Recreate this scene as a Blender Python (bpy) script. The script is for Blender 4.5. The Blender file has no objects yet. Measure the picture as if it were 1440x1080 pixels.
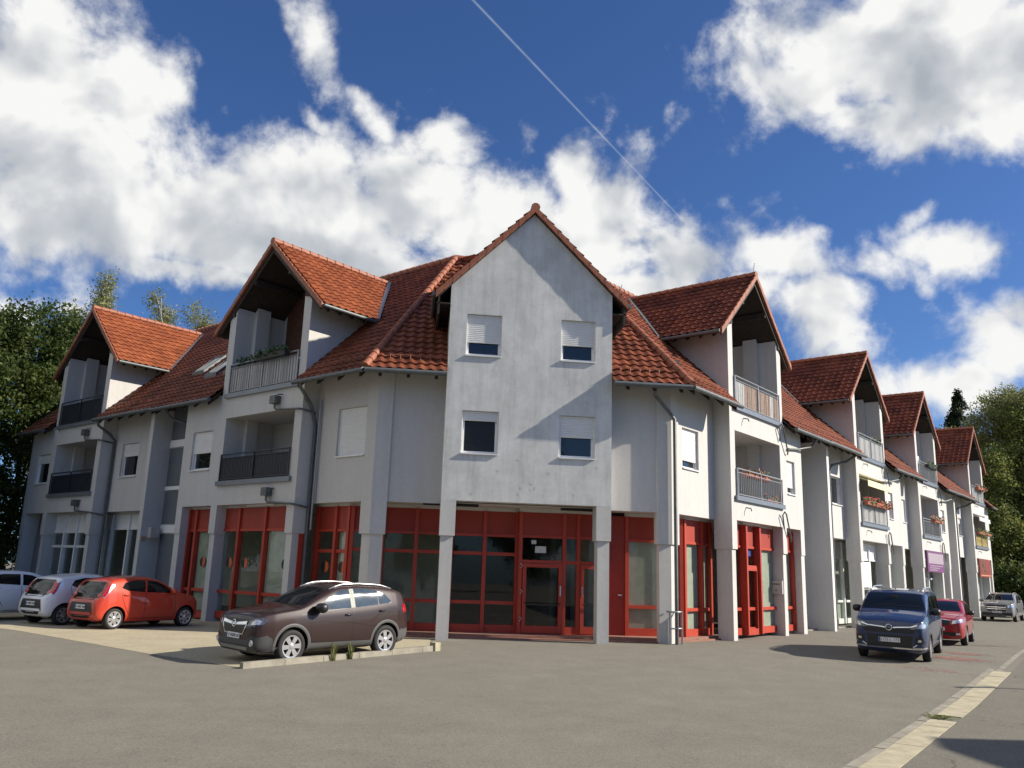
import bpy, bmesh, math, random
import numpy as np
from mathutils import Vector, Matrix
from mathutils.bvhtree import BVHTree
random.seed(7); rng = np.random.default_rng(11)
sc = bpy.context.scene
COL = sc.collection
PI = math.pi

# ------------------------------------------------------------------ materials
MATS = {}
def nmat(name):
    m = bpy.data.materials.new(name); m.use_nodes = True
    nt = m.node_tree; b = nt.nodes['Principled BSDF']
    MATS[name] = m
    return m, nt, b
def N(nt, t, **kw):
    n = nt.nodes.new(t)
    for k, v in kw.items():
        if k.startswith('_'): setattr(n, k[1:], v)
        else:
            n.inputs[k.replace('__', ' ')].default_value = v
    return n
def coords(nt, scale=(1, 1, 1)):
    tc = nt.nodes.new('ShaderNodeTexCoord'); mp = nt.nodes.new('ShaderNodeMapping')
    mp.inputs['Scale'].default_value = scale
    nt.links.new(tc.outputs['Object'], mp.inputs['Vector'])
    return mp.outputs['Vector']
def noise(nt, vec, scale, detail=6, rough=.6):
    n = nt.nodes.new('ShaderNodeTexNoise'); n.inputs['Scale'].default_value = scale
    n.inputs['Detail'].default_value = detail; n.inputs['Roughness'].default_value = rough
    nt.links.new(vec, n.inputs['Vector'])
    return n.outputs['Fac']
def ramp(nt, fac, stops):
    r = nt.nodes.new('ShaderNodeValToRGB'); e = r.color_ramp.elements
    while len(e) < len(stops): e.new(.5)
    for el, (p, c) in zip(e, stops):
        el.position = p; el.color = (*c, 1) if len(c) == 3 else c
    nt.links.new(fac, r.inputs['Fac'])
    return r.outputs['Color']
def mul(nt, a, b, fac=1.0):
    m = nt.nodes.new('ShaderNodeMix'); m.data_type = 'RGBA'; m.blend_type = 'MULTIPLY'
    m.inputs[0].default_value = fac
    nt.links.new(a, m.inputs[6]); nt.links.new(b, m.inputs[7])
    return m.outputs[2]
def mixc(nt, f, a, b):
    m = nt.nodes.new('ShaderNodeMix'); m.data_type = 'RGBA'
    if isinstance(f, float): m.inputs[0].default_value = f
    else: nt.links.new(f, m.inputs[0])
    for s, v in ((6, a), (7, b)):
        if isinstance(v, tuple): m.inputs[s].default_value = (*v, 1)
        else: nt.links.new(v, m.inputs[s])
    return m.outputs[2]
def bump(nt, b, h, strength, dist=.02):
    bp = nt.nodes.new('ShaderNodeBump'); bp.inputs['Strength'].default_value = strength
    bp.inputs['Distance'].default_value = dist
    nt.links.new(h, bp.inputs['Height']); nt.links.new(bp.outputs['Normal'], b.inputs['Normal'])
def simple(name, col, rough=.6, metal=0., coat=0., var=.12, scale=4., bmp=0., bscale=60., spec=.5):
    m, nt, b = nmat(name)
    v = coords(nt)
    f = noise(nt, v, scale)
    lo = tuple(max(0, c * (1 - var)) for c in col); hi = tuple(min(1, c * (1 + var)) for c in col)
    nt.links.new(ramp(nt, f, [(.3, lo), (.7, hi)]), b.inputs['Base Color'])
    b.inputs['Roughness'].default_value = rough; b.inputs['Metallic'].default_value = metal
    b.inputs['Coat Weight'].default_value = coat; b.inputs['Coat Roughness'].default_value = .04
    b.inputs['Specular IOR Level'].default_value = spec
    if bmp: bump(nt, b, noise(nt, v, bscale, 3), bmp)
    return m
def plaster(name, base, dirt, amount, streak=.35):
    m, nt, b = nmat(name)
    v = coords(nt); vs = coords(nt, (2.2, 2.2, .22))
    big = noise(nt, v, .75, 6, .7); st = noise(nt, vs, 1.6, 6, .7); fine = noise(nt, v, 9, 4)
    a = ramp(nt, big, [(.35, (0, 0, 0)), (.75, (1, 1, 1))])
    s = ramp(nt, st, [(.45, (0, 0, 0)), (.8, (1, 1, 1))])
    mm = nt.nodes.new('ShaderNodeMath'); mm.operation = 'MULTIPLY_ADD'
    nt.links.new(a, mm.inputs[0]); mm.inputs[1].default_value = amount; nt.links.new(s, mm.inputs[2])
    m2 = nt.nodes.new('ShaderNodeMath'); m2.operation = 'MULTIPLY'; nt.links.new(mm.outputs[0], m2.inputs[0]); m2.inputs[1].default_value = streak
    m2.use_clamp = True
    c = mixc(nt, m2.outputs[0], base, dirt)
    c = mul(nt, c, ramp(nt, fine, [(.3, (.93, .93, .93)), (.7, (1, 1, 1))]))
    nt.links.new(c, b.inputs['Base Color']); b.inputs['Roughness'].default_value = .9
    b.inputs['Specular IOR Level'].default_value = .2
    bump(nt, b, noise(nt, v, 120, 3), .25, .01)
    return m
plaster('plaster', (.58, .57, .55), (.40, .385, .36), .35, .30)
plaster('plaster_bounce_lit', (.74, .72, .68), (.55, .53, .50), .3, .2)  # lighter copy of the plaster: bounced light put into the right piers' colour
plaster('plaster_stained', (.74, .74, .72), (.36, .375, .36), 1.5, .45)
plaster('column_paint', (.60, .59, .57), (.38, .38, .37), .5, .40)
plaster('soffit_paint', (.62, .60, .57), (.5, .48, .45), .3, .2)
def tile_mat(name, c1, c2, moss):
    m, nt, b = nmat(name)
    uv = nt.nodes.new('ShaderNodeUVMap')
    fl = nt.nodes.new('ShaderNodeVectorMath'); fl.operation = 'FLOOR'; nt.links.new(uv.outputs[0], fl.inputs[0])
    wn = nt.nodes.new('ShaderNodeTexWhiteNoise'); wn.noise_dimensions = '3D'; nt.links.new(fl.outputs[0], wn.inputs['Vector'])
    v = coords(nt)
    c = mixc(nt, wn.outputs['Value'], c1, c2)
    d = ramp(nt, noise(nt, v, .9, 8, .7), [(.42, (1, 1, 1)), (.72, moss)])
    c = mul(nt, c, d)
    c = mul(nt, c, ramp(nt, noise(nt, v, 14, 4), [(.3, (.72, .70, .68)), (.7, (1.0, 1.0, 1.0))]))
    nt.links.new(c, b.inputs['Base Color']); b.inputs['Roughness'].default_value = .6
    b.inputs['Specular IOR Level'].default_value = .28
    bump(nt, b, noise(nt, v, 45, 3), .25, .01)
tile_mat('roof_tile', (.30, .088, .04), (.19, .052, .026), (.36, .35, .32))
tile_mat('roof_tile_sunlit', (.40, .122, .048), (.28, .08, .033), (.60, .57, .52))  # sunlit copy of the tile colour, laid on the left dormer roofs
simple('ridge_clay', (.29, .098, .05), .6, var=.3, scale=6)
simple('dark_wood', (.035, .026, .02), .8, var=.3, scale=8)
simple('brown_wood', (.085, .035, .02), .7, var=.3, scale=8)
simple('white_frame', (.78, .78, .77), .4, var=.03)
simple('shutter_slats', (.74, .74, .73), .5, var=.03)
simple('sill_metal', (.72, .72, .71), .4, metal=.1, var=.04)
simple('zinc', (.12, .13, .13), .5, metal=.3, var=.2, scale=5)
simple('zinc_bright', (.30, .31, .32), .35, metal=.5, var=.1, scale=5)
simple('grey_panel', (.115, .13, .15), .5, var=.1)
simple('channel_metal', (.20, .22, .25), .4, metal=.3, var=.1)
simple('rail_metal', (.30, .32, .34), .4, metal=.5, var=.1)
simple('rail_dark', (.025, .03, .04), .5, var=.1)
simple('rail_wood', (.40, .27, .19), .7, var=.25, scale=10)
simple('rail_white', (.62, .61, .58), .6, var=.08)
simple('red_paint', (.42, .046, .022), .5, var=.10, scale=2)
simple('red_panel', (.31, .034, .017), .55, var=.12, scale=1.5)
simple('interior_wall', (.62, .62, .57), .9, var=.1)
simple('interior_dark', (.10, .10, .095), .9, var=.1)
simple('interior_floor', (.25, .22, .19), .7, var=.15)
simple('terracotta', (.40, .13, .07), .7, var=.2)
simple('flower_red', (.5, .05, .03), .7, var=.5, scale=20)
simple('flower_pink', (.75, .35, .3), .7, var=.4, scale=20)
simple('plant_green', (.06, .11, .03), .7, var=.5, scale=20)
simple('awning_yellow', (.78, .72, .42), .8, var=.06)
simple('cloth_yellow', (.75, .55, .12), .8, var=.1)
simple('cloth_pink', (.62, .42, .44), .8, var=.1)
simple('concrete', (.27, .25, .20), .85, var=.25, scale=3, bmp=.4)
simple('concrete_pale', (.40, .36, .25), .85, var=.22, scale=4, bmp=.4)
simple('black_trim', (.012, .012, .013), .45, var=.1)
simple('rubber', (.016, .016, .017), .75, var=.2, scale=20)
simple('alloy', (.62, .62, .63), .25, metal=.75, var=.05)
simple('alloy_dark', (.05, .05, .055), .4, metal=.5, var=.1)
simple('chrome', (.75, .76, .78), .12, metal=1., var=.02)
simple('silver_trim', (.6, .61, .62), .3, metal=.7, var=.03)
simple('cladding', (.055, .055, .057), .55, var=.12)
simple('cladding_grey', (.09, .088, .086), .5, var=.08)
simple('plate_white', (.75, .75, .75), .4, var=.03)
simple('plate_ink', (.02, .02, .025), .5, var=.02)
simple('plate_blue', (.02, .06, .35), .5, var=.02)
simple('lamp_red', (.45, .01, .015), .15, coat=.8, var=.1)
simple('lamp_clear', (.62, .64, .67), .08, metal=.55, coat=1., var=.25, scale=25)
simple('lamp_dark', (.10, .105, .115), .1, metal=.3, coat=1., var=.4, scale=18)
simple('car_glass', (.008, .010, .012), .03, var=.2, spec=.4)
simple('car_glass_blue', (.035, .05, .065), .04, var=.5, scale=5, spec=.8)
def paint(name, col, metal=.25, rough=.35):
    m = simple(name, col, .45, metal=metal * .25, coat=1., var=.03, scale=200, spec=.25)
    m.node_tree.nodes['Principled BSDF'].inputs['Coat Roughness'].default_value = .025
    return m
paint('paint_brown', (.030, .0145, .013), .2, .4)
MATS['paint_brown'].node_tree.nodes['Principled BSDF'].inputs['Coat Weight'].default_value = .6
paint('paint_orange', (.50, .046, .020), .1)
paint('paint_white', (.74, .75, .77), .0, .3)
paint('paint_blue', (.012, .026, .085), .35)
paint('paint_red', (.32, .015, .018), .2)
paint('paint_grey', (.22, .22, .22), .5)
simple('sign_purple', (.16, .045, .15), .5, var=.05)
simple('sign_pale', (.36, .29, .34), .5, var=.05)
simple('sign_red', (.24, .04, .025), .5, var=.25, scale=4)
simple('sign_brown', (.16, .05, .03), .5, var=.4, scale=6)
simple('sign_ham', (.55, .24, .17), .5, var=.3, scale=8)
simple('sticker_orange', (.6, .13, .04), .5, var=.05)
simple('sticker_black', (.012, .014, .016), .5, var=.05)
simple('pale_lit_room', (.80, .80, .73), .8, var=.08)
simple('grey_green', (.42, .43, .38), .8, var=.12)  # tone of lit rooms put into panels; also curtains and a car pillar
simple('paper', (.6, .6, .58), .7, var=.05)
simple('box_grey', (.42, .40, .39), .5, var=.06)
simple('galvanised', (.26, .28, .31), .4, metal=.6, var=.2, scale=10)
simple('bark', (.07, .055, .042), .9, var=.3, scale=10)
simple('birch_bark', (.42, .41, .38), .85, var=.4, scale=6)
simple('cloth_blue', (.05, .10, .45), .8, var=.1)
# glass for buildings
def glassmat(name, tint, base):
    m, nt, b = nmat(name); nt.nodes.remove(b)
    out = nt.nodes['Material Output']
    tr = nt.nodes.new('ShaderNodeBsdfTransparent'); tr.inputs[0].default_value = (*tint, 1)
    gl = nt.nodes.new('ShaderNodeBsdfGlossy'); gl.inputs['Roughness'].default_value = .01; gl.inputs[0].default_value = (.9, .92, .92, 1)
    lw = nt.nodes.new('ShaderNodeLayerWeight'); lw.inputs[0].default_value = base
    mx = nt.nodes.new('ShaderNodeMixShader')
    g = nt.nodes.new('ShaderNodeNewGeometry'); fr = nt.nodes.new('ShaderNodeMath'); fr.operation = 'SUBTRACT'; fr.use_clamp = True
    nt.links.new(lw.outputs['Fresnel'], fr.inputs[0]); nt.links.new(g.outputs['Backfacing'], fr.inputs[1])
    nt.links.new(fr.outputs[0], mx.inputs[0]); nt.links.new(tr.outputs[0], mx.inputs[1]); nt.links.new(gl.outputs[0], mx.inputs[2])
    nt.links.new(mx.outputs[0], out.inputs[0])
glassmat('shop_glass', (.90, .93, .90), .36)
simple('window_glass', (.012, .014, .017), .03, var=.1, spec=.9)
# asphalt / paving
def ground_mat(name, c1, c2, crack=True):
    m, nt, b = nmat(name); v = coords(nt)
    big = noise(nt, v, .13, 5, .6); mid = noise(nt, v, 1.3, 6, .65); fine = noise(nt, v, 42, 5, .8)
    c = mixc(nt, big, c1, c2)
    c = mul(nt, c, ramp(nt, mid, [(.32, (.86, .86, .86)), (.68, (1.03, 1.03, 1.02))]))
    c = mul(nt, c, ramp(nt, fine, [(.30, (.42, .42, .42)), (.5, (.95, .95, .95)), (.72, (1.40, 1.40, 1.36))]))
    c = mul(nt, c, ramp(nt, noise(nt, v, 2.3, 3), [(.24, (.80, .79, .78)), (.34, (1, 1, 1))]))
    if crack:
        vo = nt.nodes.new('ShaderNodeTexVoronoi'); vo.feature = 'DISTANCE_TO_EDGE'; vo.inputs['Scale'].default_value = .22
        ds = nt.nodes.new('ShaderNodeVectorMath'); ds.operation = 'ADD'
        nz = nt.nodes.new('ShaderNodeTexNoise'); nz.inputs['Scale'].default_value = 1.4; nt.links.new(v, nz.inputs['Vector'])
        nt.links.new(v, ds.inputs[0]); nt.links.new(nz.outputs['Color'], ds.inputs[1]); nt.links.new(ds.outputs[0], vo.inputs['Vector'])
        cr = ramp(nt, vo.outputs['Distance'], [(0, (.55, .55, .53)), (.006, (1, 1, 1))])
        gate = ramp(nt, noise(nt, v, .35, 2), [(.52, (0, 0, 0)), (.60, (1, 1, 1))])
        c2n = mul(nt, c, cr); c = mixc(nt, gate, c, c2n)
    nt.links.new(c, b.inputs['Base Color']); b.inputs['Roughness'].default_value = .92
    b.inputs['Specular IOR Level'].default_value = .25
    bump(nt, b, fine, .5, .012)
ground_mat('asphalt', (.19, .178, .148), (.222, .208, .174), False)
ground_mat('asphalt_road', (.165, .155, .128), (.195, .182, .152))
ground_mat('paving', (.40, .35, .245), (.46, .41, .30), False)
ground_mat('soil_grass', (.05, .07, .02), (.08, .085, .03), False)
ground_mat('arcade_tiles', (.30, .155, .12), (.36, .19, .145), False)
simple('spray_pink', (.38, .19, .15), .9, var=.3, scale=6)
def leafmat(name, c1, c2, c3):
    m, nt, b = nmat(name)
    g = nt.nodes.new('ShaderNodeNewGeometry')
    v = coords(nt)
    c = ramp(nt, g.outputs['Random Per Island'], [(0, c1), (.6, c2), (1, c3)])
    c = mul(nt, c, ramp(nt, noise(nt, v, .5, 3), [(.3, (.7, .75, .7)), (.7, (1.15, 1.1, 1.0))]))
    nt.links.new(c, b.inputs['Base Color']); b.inputs['Roughness'].default_value = .6
    b.inputs['Specular IOR Level'].default_value = .3
    tr = nt.nodes.new('ShaderNodeBsdfTranslucent'); nt.links.new(c, tr.inputs[0])
    mx = nt.nodes.new('ShaderNodeMixShader'); mx.inputs[0].default_value = .42
    nt.links.new(b.outputs[0], mx.inputs[1]); nt.links.new(tr.outputs[0], mx.inputs[2])
    nt.links.new(mx.outputs[0], nt.nodes['Material Output'].inputs[0])
leafmat('leaf_maple', (.035, .06, .015), (.06, .095, .022), (.11, .14, .035))
leafmat('leaf_birch', (.17, .20, .085), (.25, .265, .11), (.34, .33, .15))
leafmat('leaf_autumn', (.12, .165, .045), (.185, .22, .065), (.28, .27, .09))
leafmat('leaf_conifer', (.012, .026, .012), (.022, .04, .018), (.035, .055, .022))
leafmat('leaf_weed', (.12, .16, .04), (.2, .22, .08), (.3, .28, .14))

# ------------------------------------------------------------------ mesh helpers
def tag(o, label=None, cat=None, group=None, kind=None):
    if label: o['label'] = label
    if cat: o['category'] = cat
    if group: o['group'] = group
    if kind: o['kind'] = kind
    return o
def empty(name, loc=(0, 0, 0), rz=0, parent=None):
    o = bpy.data.objects.new(name, None); COL.objects.link(o)
    o.location = loc; o.rotation_euler = (0, 0, rz); o.empty_display_size = .2
    if parent: o.parent = parent
    return o
class MB:
    def __init__(s): s.v = []; s.f = []; s.m = []
    def add(s, vs, fs, mat=0):
        k = len(s.v); s.v += [tuple(p) for p in vs]
        for f in fs: s.f.append(tuple(i + k for i in f)); s.m.append(mat)
    def box(s, F, u0, u1, n0, n1, z0, z1, mat=0):
        P = [F(u, n, z) for z in (z0, z1) for n in (n0, n1) for u in (u0, u1)]
        s.add(P, [(0, 1, 3, 2), (4, 6, 7, 5), (0, 4, 5, 1), (2, 3, 7, 6), (0, 2, 6, 4), (1, 5, 7, 3)], mat)
    def prism(s, A, B, mat=0):     # two matching rings
        n = len(A)
        s.add(list(A) + list(B), [tuple(range(n))[::-1], tuple(range(n, 2 * n))] + [(i, (i + 1) % n, n + (i + 1) % n, n + i) for i in range(n)], mat)
    def extr_uz(s, F, poly, n0, n1, mat=0): s.prism([F(u, n0, z) for u, z in poly], [F(u, n1, z) for u, z in poly], mat)
    def extr_xy(s, poly, z0, z1, mat=0): s.prism([(x, y, z0) for x, y in poly], [(x, y, z1) for x, y in poly], mat)
    def tube(s, path, r, k=8, mat=0, closed=False, caps=True):
        path = [Vector(p) for p in path]; n = len(path); rings = []
        for i, p in enumerate(path):
            if closed: d = path[(i + 1) % n] - path[i - 1]
            else: d = path[min(i + 1, n - 1)] - path[max(i - 1, 0)]
            d.normalize()
            a = d.cross(Vector((0, 0, 1)))
            if a.length < .05: a = d.cross(Vector((1, 0, 0)))
            a.normalize(); b = d.cross(a)
            rr = r[i] if isinstance(r, (list, tuple)) else r
            rings.append([p + a * rr * math.cos(2 * PI * j / k) + b * rr * math.sin(2 * PI * j / k) for j in range(k)])
        vs = [q for R in rings for q in R]; fs = []
        for i in range(n if closed else n - 1):
            a0 = i * k; b0 = ((i + 1) % n) * k
            for j in range(k): fs.append((a0 + j, a0 + (j + 1) % k, b0 + (j + 1) % k, b0 + j))
        if not closed and caps: fs += [tuple(range(k))[::-1], tuple(range((n - 1) * k, n * k))]
        s.add(vs, fs, mat)
    def wall(s, F, n1, th, u0, u1, z0, z1, holes=(), mat=0):
        us = sorted({u0, u1} | {h[i] for h in holes for i in (0, 1)}); zs = sorted({z0, z1} | {h[i] for h in holes for i in (2, 3)})
        us = [u for u in us if u0 <= u <= u1]; zs = [z for z in zs if z0 <= z <= z1]
        def solid(i, j):
            if not (0 <= i < len(us) - 1 and 0 <= j < len(zs) - 1): return False
            cu = (us[i] + us[i + 1]) / 2; cz = (zs[j] + zs[j + 1]) / 2
            return not any(h[0] < cu < h[1] and h[2] < cz < h[3] for h in holes)
        n0 = n1 - th
        for i in range(len(us) - 1):
            for j in range(len(zs) - 1):
                if not solid(i, j): continue
                a, b, c, d = us[i], us[i + 1], zs[j], zs[j + 1]
                for n in (n0, n1): s.add([F(a, n, c), F(b, n, c), F(b, n, d), F(a, n, d)], [(0, 1, 2, 3)], mat)
                if not solid(i - 1, j): s.add([F(a, n0, c), F(a, n1, c), F(a, n1, d), F(a, n0, d)], [(0, 1, 2, 3)], mat)
                if not solid(i + 1, j): s.add([F(b, n0, c), F(b, n1, c), F(b, n1, d), F(b, n0, d)], [(0, 1, 2, 3)], mat)
                if not solid(i, j - 1): s.add([F(a, n0, c), F(a, n1, c), F(b, n1, c), F(b, n0, c)], [(0, 1, 2, 3)], mat)
                if not solid(i, j + 1): s.add([F(a, n0, d), F(a, n1, d), F(b, n1, d), F(b, n0, d)], [(0, 1, 2, 3)], mat)
    def build(s, name, mats, parent=None, smooth=False, weld=False, angle=None):
        me = bpy.data.meshes.new(name)
        me.from_pydata(s.v, [], s.f)
        if isinstance(mats, str): mats = [mats]
        for m in mats: me.materials.append(MATS[m])
        me.polygons.foreach_set('material_index', s.m)
        bm = bmesh.new(); bm.from_mesh(me)
        if weld: bmesh.ops.remove_doubles(bm, verts=bm.verts, dist=1e-4)
        bmesh.ops.recalc_face_normals(bm, faces=bm.faces)
        bm.to_mesh(me); bm.free()
        if smooth: me.polygons.foreach_set('use_smooth', [True] * len(me.polygons))
        if angle: me.set_sharp_from_angle(angle=math.radians(angle))
        o = bpy.data.objects.new(name, me); COL.objects.link(o)
        if parent: o.parent = parent
        return o
def frame(ox, oy, ux, uy, nx, ny): return lambda u, n, z: (ox + ux * u + nx * n, oy + uy * u + ny * n, z)
AL, AR = .8002, .7764
CL, CR = (-4.4595, 1.298), (4.7383, 1.4659)
FL = frame(*CL, -math.cos(AL), math.sin(AL), -math.sin(AL), -math.cos(AL))
FRt = frame(*CR, math.cos(AR), math.sin(AR), math.sin(AR), -math.cos(AR))
GA = frame(0, 0, 1, 0, 0, -1)
SL0, SR0 = -.37, -.72                      # crease positions along each wing on the n=.4 wall plane
LC = FL(SL0, .4, 0)[:2]; RC = FRt(SR0, .4, 0)[:2]
_d = Vector((RC[0] - LC[0], RC[1] - LC[1])); CHL = _d.length; _d.normalize()
CH = frame(LC[0], LC[1], _d.x, _d.y, _d.y, -_d.x)
FW = {'L': FL, 'R': FRt}
def gz(y): return .025 * max(-9, min(0, y))
# ------------------------------------------------------------------ the corner building
B = empty('apartment_building')
tag(B, 'long white corner building with red roof tiles, gabled dormers and red shop windows', 'building')
PT = .94; KV = math.sqrt(1 + PT * PT)
def zr(n): return 8.906 - PT * n            # main roof surface over offset n
def wcorner(side, n):                        # where a wing line at offset n meets the chamfer line at n-.4
    F = FW[side]; a = Vector(F(0, n, 0)[:2]); b = Vector(F(1, n, 0)[:2]); c = Vector(CH(0, n - .4, 0)[:2]); d = Vector(CH(1, n - .4, 0)[:2])
    r = b - a; q = d - c; den = r.x * q.y - r.y * q.x
    return ((c.x - a.x) * q.y - (c.y - a.y) * q.x) / den
def roof_sheet(name, pieces, mat, parent, tw=.30, th=.34):
    bm = bmesh.new(); uvl = bm.loops.layers.uv.new('UVMap')
    for O, U, V, poly in pieces:
        O, U, V = Vector(O), Vector(U).normalized(), Vector(V).normalized(); Nn = U.cross(V)
        if Nn.z < 0: Nn = -Nn
        pu = [p[0] for p in poly]; pv = [p[1] for p in poly]
        k0, k1 = math.floor(min(pu) / tw), math.ceil(max(pu) / tw); r0, r1 = math.floor(min(pv) / th), math.ceil(max(pv) / th)
        us = np.arange(k0 * 6, k1 * 6 + 1) * (tw / 6)
        hu = .048 * (.5 + .5 * np.cos(2 * PI * us / tw)) ** 1.3
        b2 = bmesh.new(); uv2 = b2.loops.layers.uv.new('UVMap'); lines = []
        for r in range(r0, r1):
            for v, h in ((r * th + 1e-4, .052), ((r + 1) * th - 1e-4, .004)):
                lines.append(([b2.verts.new(O + U * float(u) + V * v + Nn * (float(x) + h)) for u, x in zip(us, hu)], v))
        for i in range(len(lines) - 1):
            (A, va), (Bq, vb) = lines[i], lines[i + 1]
            for j in range(len(us) - 1):
                f = b2.faces.new((A[j], A[j + 1], Bq[j + 1], Bq[j])); f.smooth = True
                for l, (u, v) in zip(f.loops, ((us[j] + 1e-4, va), (us[j + 1] - 1e-4, va), (us[j + 1] - 1e-4, vb), (us[j] + 1e-4, vb))): l[uv2].uv = (u / tw, v / th)
        cu = sum(pu) / len(pu); cv = sum(pv) / len(pv); n = len(poly)
        for i in range(n):
            (a0, b0), (a1, b1) = poly[i], poly[(i + 1) % n]
            du, dv = a1 - a0, b1 - b0; no = Vector((dv, -du))
            if no.dot(Vector((cu - a0, cv - b0))) > 0: no = -no
            bmesh.ops.bisect_plane(b2, geom=b2.verts[:] + b2.edges[:] + b2.faces[:], plane_co=O + U * a0 + V * b0, plane_no=(U * no.x + V * no.y), clear_outer=True)
        bmesh.ops.recalc_face_normals(b2, faces=b2.faces)
        t = bpy.data.meshes.new('t'); b2.to_mesh(t); b2.free(); bm.from_mesh(t); bpy.data.meshes.remove(t)
    me = bpy.data.meshes.new(name); bm.to_mesh(me); bm.free(); me.materials.append(MATS[mat])
    me.set_sharp_from_angle(angle=math.radians(50))
    o = bpy.data.objects.new(name, me); COL.objects.link(o); o.parent = parent
    return o
def wroof(side, polys, name, parent, mat='roof_tile'):        # polygons in (s, n) on the main slope of a wing
    F = FW[side]; O = Vector(F(0, 1.5, zr(1.5))); U = Vector(F(1, 1.5, 0)) - Vector(F(0, 1.5, 0)); V = Vector(F(0, .5, zr(.5))) - O
    return roof_sheet(name, [(O, U, V, [(s, (1.5 - n) * KV) for s, n in P]) for P in polys], mat, parent)
def ridge_caps(name, p0, p1, r, parent, mat='ridge_clay', step=.36):
    p0, p1 = Vector(p0), Vector(p1); L = (p1 - p0).length; n = max(1, int(L / step)); mb = MB()
    for i in range(n):
        a = p0.lerp(p1, i / n); b = p0.lerp(p1, (i + 1.12) / n)
        mb.tube([a, b], [r * 1.12, r * .92], 10)
    return mb.build(name, mat, parent, smooth=True, angle=50)
# --- windows
def window(F, u0, u1, z0, z1, n, shut=.35, parent=None, mid=False, box=True, dark=None):
    nf = n - .13; mb = MB(); w = .055
    mb.box(F, u0, u0 + w, nf - .06, nf, z0, z1); mb.box(F, u1 - w, u1, nf - .06, nf, z0, z1)
    mb.box(F, u0 + w, u1 - w, nf - .06, nf, z0, z0 + w + .03); mb.box(F, u0 + w, u1 - w, nf - .06, nf, z1 - w, z1)
    if mid: mb.box(F, (u0 + u1) / 2 - .04, (u0 + u1) / 2 + .04, nf - .05, nf + .005, z0 + w + .03, z1 - w)
    else:
        q = .035; a, b, c, d = u0 + w, u1 - w, z0 + w + .03, z1 - w
        mb.box(F, a, a + q, nf - .05, nf - .015, c, d); mb.box(F, b - q, b, nf - .05, nf - .015, c, d); mb.box(F, a + q, b - q, nf - .05, nf - .015, c, c + q)
    # guide rails for the shutter
    mb.box(F, u0 + .001, u0 + .04, nf + .002, nf + .06, z0 + .05, z1 - .001); mb.box(F, u1 - .04, u1 - .001, nf + .002, nf + .06, z0 + .05, z1 - .001)
    W = mb.build('window', 'white_frame', parent)
    g = MB(); g.box(F, u0 + w, u1 - w, nf - .045, nf - .035, z0 + w + .03, z1 - w); g.build('pane', 'window_glass' if not dark else 'black_trim', W)  # dark: opaque black sheet stands for the shaded room of the open window
    if shut > 0:
        s = MB(); zz = z1 - (z1 - z0) * shut; k = max(2, int((z1 - .002 - zz) / .055)); P = []
        for i in range(k):
            a = zz + (z1 - .002 - zz) * i / k; b = zz + (z1 - .002 - zz) * (i + 1) / k
            P += [(nf + .035, a), (nf + .05, a + (b - a) * .35), (nf + .05, b - (b - a) * .2)]
        P += [(nf + .035, z1 - .002), (nf + .02, z1 - .002), (nf + .02, zz)]
        s.prism([F(u0 + .042, a, b) for a, b in P], [F(u1 - .042, a, b) for a, b in P]); s.build('shutter', 'shutter_slats', W)
    m = MB(); m.box(F, u0 + .003, u1 - .003, nf + .001, n + .05, z0 + .003, z0 + .045); m.build('sill', 'sill_metal', W)
    return W
def holes(ws): return [(a, b, c, d) for a, b, c, d, *_ in ws]
# --- gable block over the corner
gw = [(-1.98, -.91, 8.19, 9.52, .66), (.91, 1.98, 8.19, 9.52, .60), (-2.0, -.91, 5.23, 6.54, .22), (.90, 1.99, 5.23, 6.54, .50)]
mb = MB(); ZB, ZS, ZA = 3.885, 10.43, 12.90
mb.wall(GA, 0, .3, -2.5, 2.5, ZB, ZS, holes(gw))
mb.extr_uz(GA, [(-2.5, ZS), (2.5, ZS), (0, ZA)], -.3, 0)
for s in (-1, 1):
    a, b = sorted((s * 2.2, s * 2.5)); mb.box(GA, a, b, -5, -.3, ZB + .12, ZS - .25)
mb.box(GA, -2.5, 2.5, -2.2, -.3, ZB + .02, ZB + .1)
mb.build('wall', 'plaster_stained', B)['label'] = 'stained white plaster gable front over the shop entrance'
for a, b, c, d, sh in gw: window(GA, a, b, c, d, 0, sh, B, dark=(sh == .22))
r_ = random.Random(3); mb = MB()
for x, z in ((-.29, 5.13), (-.87, 4.79), (.63, 4.79), (.22, 4.33), (-.19, 4.33), (.12, 4.45), (-.26, 4.13), (.51, 4.13), (1.38, 4.18), (-1.64, 4.1), (2.05, 5.0), (.1, 4.28)):
    n_ = 9; t0 = r_.uniform(0, 6); q = [r_.uniform(.025, .055) for _ in range(n_)]
    mb.extr_uz(GA, [(x + q[i] * math.cos(t0 + 2 * PI * i / n_) * 1.2, z + q[i] * math.sin(t0 + 2 * PI * i / n_)) for i in range(n_)], .0005, .003)
mb.build('plaster_damage', 'column_paint', B)
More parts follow.
